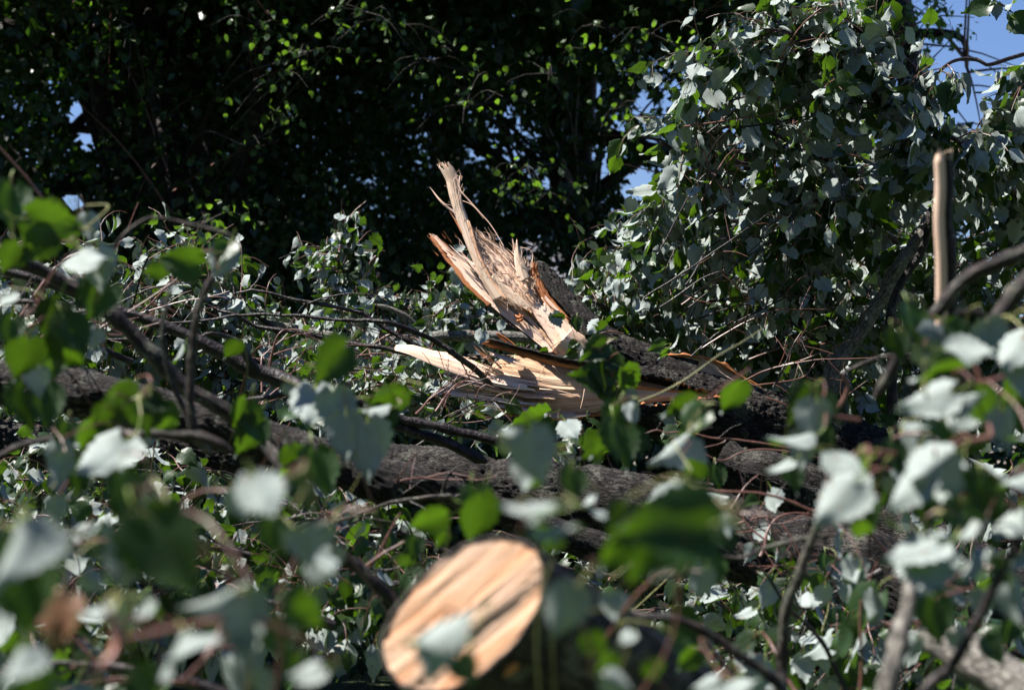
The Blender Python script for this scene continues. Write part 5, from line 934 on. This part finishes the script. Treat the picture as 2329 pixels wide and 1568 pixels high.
sprig('very near sprig with a big shadowy blue-black leaf at lower left', [(330, 1040, 1.9), (350, 1090, 1.9), (380, 1130, 1.85), (370, 1180, 1.85)], [.002, .0018, .0014],
      [(385, 1275, 235, 60, 'D', 1.8), (345, 1230, 150, 100, 'D', 1.85), (288, 1290, 165, 95, 'S', 1.85), (290, 1140, 150, 90, 'D', 1.9), (470, 1368, 175, 172, 'P', 1.75), (570, 1415, 165, 72, 'S', 1.8), (315, 1250, 120, 90, 'S', 1.9), (555, 1440, 120, 90, 'S', 1.8)], 208, M_GREENTWIG)
sprig('very near pale drooping leaves cut by the left edge', [(-60, 1180, 1.7), (-10, 1190, 1.7), (40, 1200, 1.7), (70, 1180, 1.7)], [.002, .0018, .0014],
      [(15, 1270, 190, 85, 'P', 1.65), (50, 1350, 230, 88, 'D', 1.7), (90, 1300, 150, 80, 'S', 1.75), (210, 1210, 75, 5, 'P', 2.6), (235, 1225, 70, 70, 'S', 2.6), (200, 1290, 50, 110, 'G', 2.4), (270, 1160, 60, 100, 'G', 2.8), (300, 1100, 50, 20, 'G', 3.0)], 209, M_GREENTWIG)
sprig('near sprig with pink stem and curled pale leaves at bottom left', [(230, 1375, 1.7), (262, 1420, 1.7), (275, 1470, 1.7), (245, 1510, 1.68), (200, 1540, 1.66)], [.0022, .0034, .0034, .0022],
      [(215, 1400, 110, 120, 'P', 1.75), (320, 1420, 120, 55, 'P', 1.75), (250, 1470, 60, 80, 'S', 1.9), (410, 1490, 170, 58, 'P', 1.7), (350, 1390, 70, 40, 'G', 2.0), (160, 1560, 120, 150, 'P', 1.65), (20, 1520, 150, 80, 'P', 1.6), (560, 1500, 90, 100, 'S', 2.0), (650, 1385, 110, 170, 'G', 1.9), (700, 1400, 110, 40, 'G', 1.9), (640, 1440, 100, 90, 'D', 1.95), (690, 1540, 120, 130, 'P', 1.8), (330, 1560, 110, 70, 'D', 1.7), (600, 1560, 90, 60, 'S', 1.9), (90, 1450, 120, 30, 'D', 1.75), ], 210, M_PINK, dead=[(128, 1415, 120, 95, 'L', 1.8)])
sprig('cluster of very dark leaves hanging before the snapped trunk', [(1300, 770, 4.6), (1340, 785, 4.6), (1370, 800, 4.6), (1400, 860, 4.6), (1410, 930, 4.6)], [.0014, .002, .002, .0014],
      [(1345, 800, 80, 150, 'D', 4.6), (1335, 855, 100, 190, 'D', 4.6), (1375, 850, 100, 100, 'D', 4.6), (1425, 870, 80, 60, 'G', 4.6), (1370, 890, 90, 90, 'D', 4.6), (1395, 915, 70, 110, 'D', 4.6), (1405, 830, 60, 20, 'D', 4.6), (1440, 905, 45, 40, 'S', 4.6)], 211, M_TWIG)
sprig('dark drooping leaves below the black cluster', [(1410, 930, 3.6), (1400, 960, 3.6), (1390, 1000, 3.6), (1400, 1040, 3.6)], [.0018, .0016, .0012],
      [(1395, 965, 95, 110, 'D', 3.5), (1410, 1020, 120, 88, 'D', 3.4), (1372, 1010, 90, 130, 'G', 3.5), (1440, 950, 60, 110, 'S', 3.5), (1450, 1010, 70, 80, 'D', 3.5), (1340, 1030, 60, 170, 'G', 3.6)], 212, M_TWIG)
sprig('slender pale folded leaf pointing down beside green ones, right of centre', [(1600, 910, 3.2), (1590, 935, 3.1), (1570, 960, 3.1), (1560, 1000, 3.0)], [.0016, .0014, .001],
      [(1522, 1025, 150, 122, 'P', 3.0), (1570, 962, 90, 128, 'L', 3.1), (1540, 925, 90, 150, 'G', 3.2), (1552, 950, 60, 70, 'D', 3.2), (1658, 905, 90, 108, 'G', 3.4), (1500, 1120, 110, 130, 'P', 2.8), (1560, 1075, 70, 60, 'G', 3.0)], 213, M_GREENTWIG)
sprig('crisp toothed green leaf and small silver leaf under the split wood', [(1340, 1040, 5.2), (1320, 1000, 5.2), (1300, 985, 5.2), (1270, 965, 5.2)], [.0014, .0012, .001],
      [(1195, 962, 95, 172, 'G', 5.2), (1225, 978, 70, 150, 'G', 5.2), (1232, 944, 50, 50, 'P', 5.3), (1300, 978, 60, 60, 'P', 5.1), (1345, 1010, 60, 60, 'G', 5.0), (1150, 985, 50, 160, 'G', 5.3)], 214, M_STALK)
sprig('blurred bluish pale leaf over a dark one at lower centre', [(1180, 1000, 2.5), (1220, 1010, 2.5), (1260, 1010, 2.45), (1290, 1020, 2.4)], [.0018, .0016, .0012],
      [(1225, 1045, 165, 70, 'S', 2.35), (1195, 1075, 110, 95, 'S', 2.4), (1265, 1095, 140, 60, 'D', 2.4), (1300, 1110, 100, 100, 'D', 2.45), (1210, 1100, 60, 120, 'G', 2.6), (1330, 1150, 60, 80, 'P', 2.6), (1360, 1170, 70, 150, 'P', 2.7), (1180, 1010, 90, 20, 'S', 2.5)], 215, M_GREENTWIG)
sprig('very near arched white leaf above the sawn log', [(1330, 1150, 1.85), (1290, 1140, 1.85), (1240, 1130, 1.85)], [.0016, .0012, .001],
      [(1195, 1165, 165, 165, 'P', 1.8), (1275, 1195, 150, 55, 'P', 1.8), (1240, 1150, 120, 10, 'P', 1.82), (1250, 1235, 70, 120, 'G', 2.2), (1230, 1210, 60, 60, 'G', 2.3), (1300, 1260, 60, 100, 'G', 2.2)], 216, M_GREENTWIG)
sprig('pair of bright green leaves above the sawn log at left', [(1030, 1130, 3.0), (1045, 1140, 3.0), (1060, 1140, 3.0), (1090, 1120, 3.0)], [.0014, .0012, .001],
      [(962, 1182, 105, 165, 'G', 3.0), (1075, 1185, 130, 95, 'G', 2.9), (1088, 1155, 100, 80, 'D', 2.95), (1000, 1230, 50, 120, 'G', 3.4), (940, 1250, 60, 100, 'D', 3.3), (925, 1280, 50, 60, 'G', 3.3)], 217, M_STALK)
sprig('very near broad green blurred leaf right of the sawn log', [(1680, 1150, 1.75), (1640, 1150, 1.75), (1600, 1150, 1.72), (1560, 1140, 1.7)], [.002, .0016, .0012],
      [(1500, 1195, 240, 175, 'D', 1.68), (1470, 1260, 190, 130, 'D', 1.7), (1560, 1230, 170, 110, 'D', 1.72), (1390, 1265, 120, 110, 'G', 1.9), (1400, 1190, 110, 120, 'D', 1.9), (1440, 1110, 130, 160, 'D', 2.2), (1540, 1290, 80, 100, 'D', 2.0)], 218, M_GREENTWIG)
sprig('very near grey leaf lying across the sawn face', [(1100, 1400, 1.75), (1080, 1420, 1.75), (1070, 1460, 1.75), (1090, 1520, 1.75)], [.0012, .0016, .0016],
      [(985, 1435, 185, 165, 'P', 1.7), (985, 1500, 150, 100, 'S', 1.75), (1105, 1480, 120, 85, 'D', 1.75), (1060, 1530, 100, 60, 'D', 1.8)], 219, M_GREENTWIG)
sprig('very near upright slate leaf hiding the log right of its cut', [(1360, 1270, 1.85), (1340, 1300, 1.85), (1310, 1340, 1.85), (1290, 1400, 1.85)], [.0012, .0016, .0014],
      [(1285, 1400, 165, 108, 'S', 1.8), (1350, 1470, 90, 60, 'G', 2.1), (1380, 1430, 80, 90, 'D', 2.1), (1370, 1510, 80, 120, 'G', 2.0), (1420, 1450, 60, 100, 'P', 2.2), (1340, 1540, 80, 40, 'D', 2.0), (1410, 1555, 90, 20, 'S', 1.9), (1490, 1530, 80, 60, 'G', 2.1), (1170, 1560, 110, 30, 'G', 1.9)], 220, M_GREENTWIG)
sprig('small leaves clinging where the broken limb meets the trunk', [(1420, 760, 7.75), (1380, 755, 7.75), (1340, 770, 7.75), (1310, 780, 7.75)], [.0025, .002, .0015],
      [(1267, 730, 42, 60, 'S', 7.7), (1262, 722, 36, 200, 'G', 7.7), (1350, 745, 44, 110, 'P', 7.7), (1375, 742, 34, 20, 'G', 7.7), (1300, 790, 34, 130, 'L', 7.7), (1335, 795, 38, 60, 'P', 7.7), (1310, 740, 36, 100, 'D', 7.7), (1295, 805, 34, 160, 'G', 7.7), (1325, 810, 34, 110, 'P', 7.7), (1370, 780, 36, 60, 'D', 7.7), (1230, 800, 30, 160, 'G', 7.9), (1095, 768, 40, 100, 'P', 7.7)], 221, M_TWIG)
sprig('small blurred pale leaves floating above the torn bark right of the stub', [(1400, 700, 6.3), (1405, 690, 6.2), (1412, 668, 6.2), (1414, 645, 6.2)], [.0016, .0014, .001], [(1416, 636, 36, 70, 'P', 6.2), (1406, 662, 36, 100, 'S', 6.2), (1404, 690, 34, 80, 'P', 6.2)], 231)
sprig('rounded silver leaf with a dark and a green one just over the trunk', [(1560, 800, 6.5), (1540, 790, 6.5), (1520, 785, 6.5), (1505, 790, 6.5)], [.0016, .0014, .001], [(1490, 790, 46, 160, 'D', 6.5), (1538, 782, 48, 20, 'P', 6.5), (1508, 808, 36, 100, 'G', 6.5)], 232)
# lower right, big blurred silvery leaves
sprig('pale leaves drooping left of the blurred right-hand clump', [(1960, 960, 2.9), (1900, 950, 2.9), (1850, 935, 2.9), (1800, 940, 2.9)], [.003, .0025, .0016],
      [(1790, 1000, 120, 122, 'P', 2.8), (1850, 965, 110, 95, 'S', 2.85), (1815, 930, 110, 130, 'D', 2.9), (1830, 1030, 100, 100, 'S', 2.9), (1880, 930, 100, 60, 'D', 2.9), (1770, 1060, 80, 130, 'P', 2.9), (1870, 1000, 90, 70, 'D', 2.9), (1800, 1090, 80, 85, 'D', 3.0)], 222)
sprig('long white leaf pointing down to the left in the right-hand clump', [(2040, 1040, 2.5), (1990, 1030, 2.5), (1940, 1030, 2.5), (1920, 1050, 2.5)], [.003, .0025, .0016],
      [(1900, 1150, 175, 118, 'P', 2.35), (1935, 1055, 130, 60, 'P', 2.45), (1985, 1100, 110, 100, 'D', 2.5), (1940, 1120, 120, 90, 'P', 2.4), (1975, 1170, 90, 80, 'D', 2.5), (1985, 1050, 80, 30, 'G', 2.6), (1960, 1210, 60, 95, 'G', 2.7)], 223)
sprig('row of broad white leaves across the right-hand clump', [(2290, 860, 2.6), (2230, 870, 2.6), (2160, 860, 2.6), (2100, 860, 2.6)], [.0035, .003, .002],
      [(2100, 912, 165, 168, 'P', 2.5), (2185, 898, 150, 8, 'P', 2.5), (2075, 960, 110, 130, 'P', 2.5), (2230, 930, 110, 60, 'G', 2.55), (2180, 955, 100, 110, 'P', 2.55), (2120, 850, 120, 175, 'G', 2.6), (2170, 840, 90, 20, 'D', 2.6), (2255, 960, 110, 95, 'G', 2.55), (2140, 980, 120, 70, 'D', 2.6)], 224)
sprig('thick bunch of white brown-spotted leaves at right', [(2260, 990, 2.4), (2200, 1000, 2.4), (2140, 1010, 2.4), (2100, 1030, 2.4)], [.0035, .003, .002],
      [(2120, 1065, 170, 140, 'P', 2.3), (2060, 1120, 150, 112, 'P', 2.3), (2170, 1060, 120, 60, 'P', 2.35), (2150, 1110, 110, 90, 'P', 2.35), (2210, 1110, 120, 80, 'D', 2.45), (2250, 1050, 120, 100, 'S', 2.4), (2170, 1180, 140, 90, 'D', 2.5), (2100, 1170, 120, 100, 'D', 2.5), (2080, 1020, 90, 60, 'S', 2.5), (2200, 1020, 80, 120, 'G', 2.5)], 225)
sprig('hanging white leaf pair over the paler stem at lower right', [(2160, 1150, 2.35), (2130, 1160, 2.35), (2100, 1180, 2.35), (2090, 1200, 2.35)], [.002, .0018, .0014],
      [(2070, 1250, 170, 100, 'P', 2.25), (2110, 1290, 180, 88, 'P', 2.25), (2140, 1230, 120, 60, 'P', 2.3), (2040, 1200, 90, 110, 'P', 2.3), (2125, 1420, 140, 92, 'D', 2.4), (2165, 1400, 110, 80, 'D', 2.45), ], 226)
sprig('blurred leaves against the peeled stick and dark branches at right', [(2360, 760, 3.0), (2300, 750, 3.0), (2230, 750, 3.0), (2150, 770, 3.0), (2090, 760, 3.0)], [.0035, .003, .002],
      [(2085, 760, 120, 92, 'D', 2.9), (2150, 790, 130, 15, 'S', 2.9), (2215, 800, 140, 10, 'P', 2.85), (2310, 800, 140, 95, 'P', 2.8), (2260, 780, 110, 70, 'S', 2.9), (2190, 770, 100, 40, 'D', 2.9), (2330, 860, 110, 100, 'S', 2.8), (2040, 790, 80, 80, 'D', 3.0), (2300, 900, 120, 80, 'G', 2.9)], 227)
sprig('white leaves crowding the right edge above the purplish branch', [(2400, 1040, 2.4), (2340, 1060, 2.4), (2290, 1090, 2.4), (2260, 1130, 2.4)], [.003, .0025, .0016],
      [(2310, 1090, 140, 120, 'P', 2.35), (2250, 1150, 140, 80, 'D', 2.4), (2240, 1250, 150, 75, 'P', 2.3), (2290, 1200, 130, 90, 'P', 2.35), (2210, 1210, 110, 110, 'P', 2.4), (2320, 1280, 120, 95, 'P', 2.35), (2290, 980, 120, 80, 'S', 2.5), (2330, 1000, 110, 110, 'P', 2.4), (2260, 1340, 100, 90, 'S', 2.4), (2310, 1380, 110, 80, 'S', 2.5), (2230, 1170, 90, 40, 'D', 2.4), (2300, 1460, 110, 95, 'D', 2.4)], 228)
sprig('small crisp silver leaves dangling from the lower right trunk', [(1900, 1270, 4.9), (1890, 1300, 4.9), (1870, 1330, 4.9), (1850, 1350, 4.9)], [.002, .0016, .0012],
      [(1845, 1365, 72, 75, 'P', 4.8), (1872, 1362, 60, 95, 'S', 4.8), (1955, 1358, 80, 50, 'S', 4.8), (1880, 1295, 60, 100, 'D', 4.9), (1900, 1300, 50, 70, 'S', 4.9), (1970, 1425, 90, 10, 'G', 4.8), (1640, 1130, 60, 20, 'P', 4.9), (1760, 1142, 60, 60, 'P', 4.9), (1700, 1150, 46, 150, 'L', 4.9), (1630, 1090, 60, 90, 'D', 4.9), (1850, 1330, 50, 110, 'G', 4.9), (1905, 1420, 60, 90, 'D', 4.9), (1880, 1500, 80, 80, 'S', 4.7), (1830, 1520, 70, 85, 'S', 4.7), (1930, 1540, 80, 95, 'D', 4.7), (1740, 1360, 70, 120, 'S', 4.8), (1690, 1400, 60, 100, 'P', 4.8)], 229)
sprig('pale blurred leaves low between the sawn log and the upright stem', [(1560, 1600, 2.4), (1600, 1560, 2.4), (1650, 1540, 2.4), (1700, 1545, 2.4)], [.002, .0018, .0014],
      [(1600, 1560, 100, 160, 'P', 2.3), (1690, 1550, 110, 20, 'P', 2.3), (1650, 1580, 100, 90, 'P', 2.3), (1560, 1500, 70, 130, 'G', 2.6), (1720, 1580, 90, 60, 'S', 2.4), (1500, 1580, 100, 100, 'D', 2.3)], 230)
# more leaves of the nearest, shaded layer along the bottom, carried by low sprigs of their own
rg = np.random.default_rng(77)
for k, (x0, y0, x1, y1, n_, d_) in enumerate([(60, 1240, 260, 1400, 5, 2.3), (300, 1130, 560, 1240, 4, 2.6), (420, 1420, 700, 1560, 5, 2.2), (640, 1180, 860, 1400, 5, 2.4), (1380, 1320, 1600, 1480, 5, 2.5), (1920, 1000, 2140, 1180, 9, 2.9), (2060, 1300, 2320, 1500, 10, 2.7), (1540, 1180, 1760, 1340, 6, 3.0), (120, 1000, 330, 1180, 7, 3.0)]):
    lb = ['shaded sprig behind the pale leaves at the left edge', 'shaded sprig of hanging leaves under the long drooping pale leaf', 'dark sprig low at bottom left beside the white triangular leaf', 'dark sprig between the pale oval leaf and the sawn log', 'dark sprig just right of the sawn log', 'shaded sprig inside the right-hand clump of white leaves', 'shaded sprig behind the purplish branch at lower right', 'dark hanging sprig against the lower right trunk', 'shaded sprig below the sprig with the long pale leaf'][k]
    L = [(rg.uniform(x0, x1), rg.uniform(y0, y1), rg.uniform(70, 120) * 2.3 / d_, rg.normal(90, 35), ['D', 'D', 'S', 'D', 'S'][rg.integers(5)], d_ + rg.uniform(-.15, .2)) for q in range(n_)]
    sprig(lb, [(x0, (y0 + y1) / 2 + 60, d_ + .1), ((x0 + x1) / 2, y0, d_ + .05), (x1, y0 - 20, d_)], [.003, .0025, .0014], L, 300 + k)
print('single leaves', NLEAF, 'objects', len(bpy.data.objects))
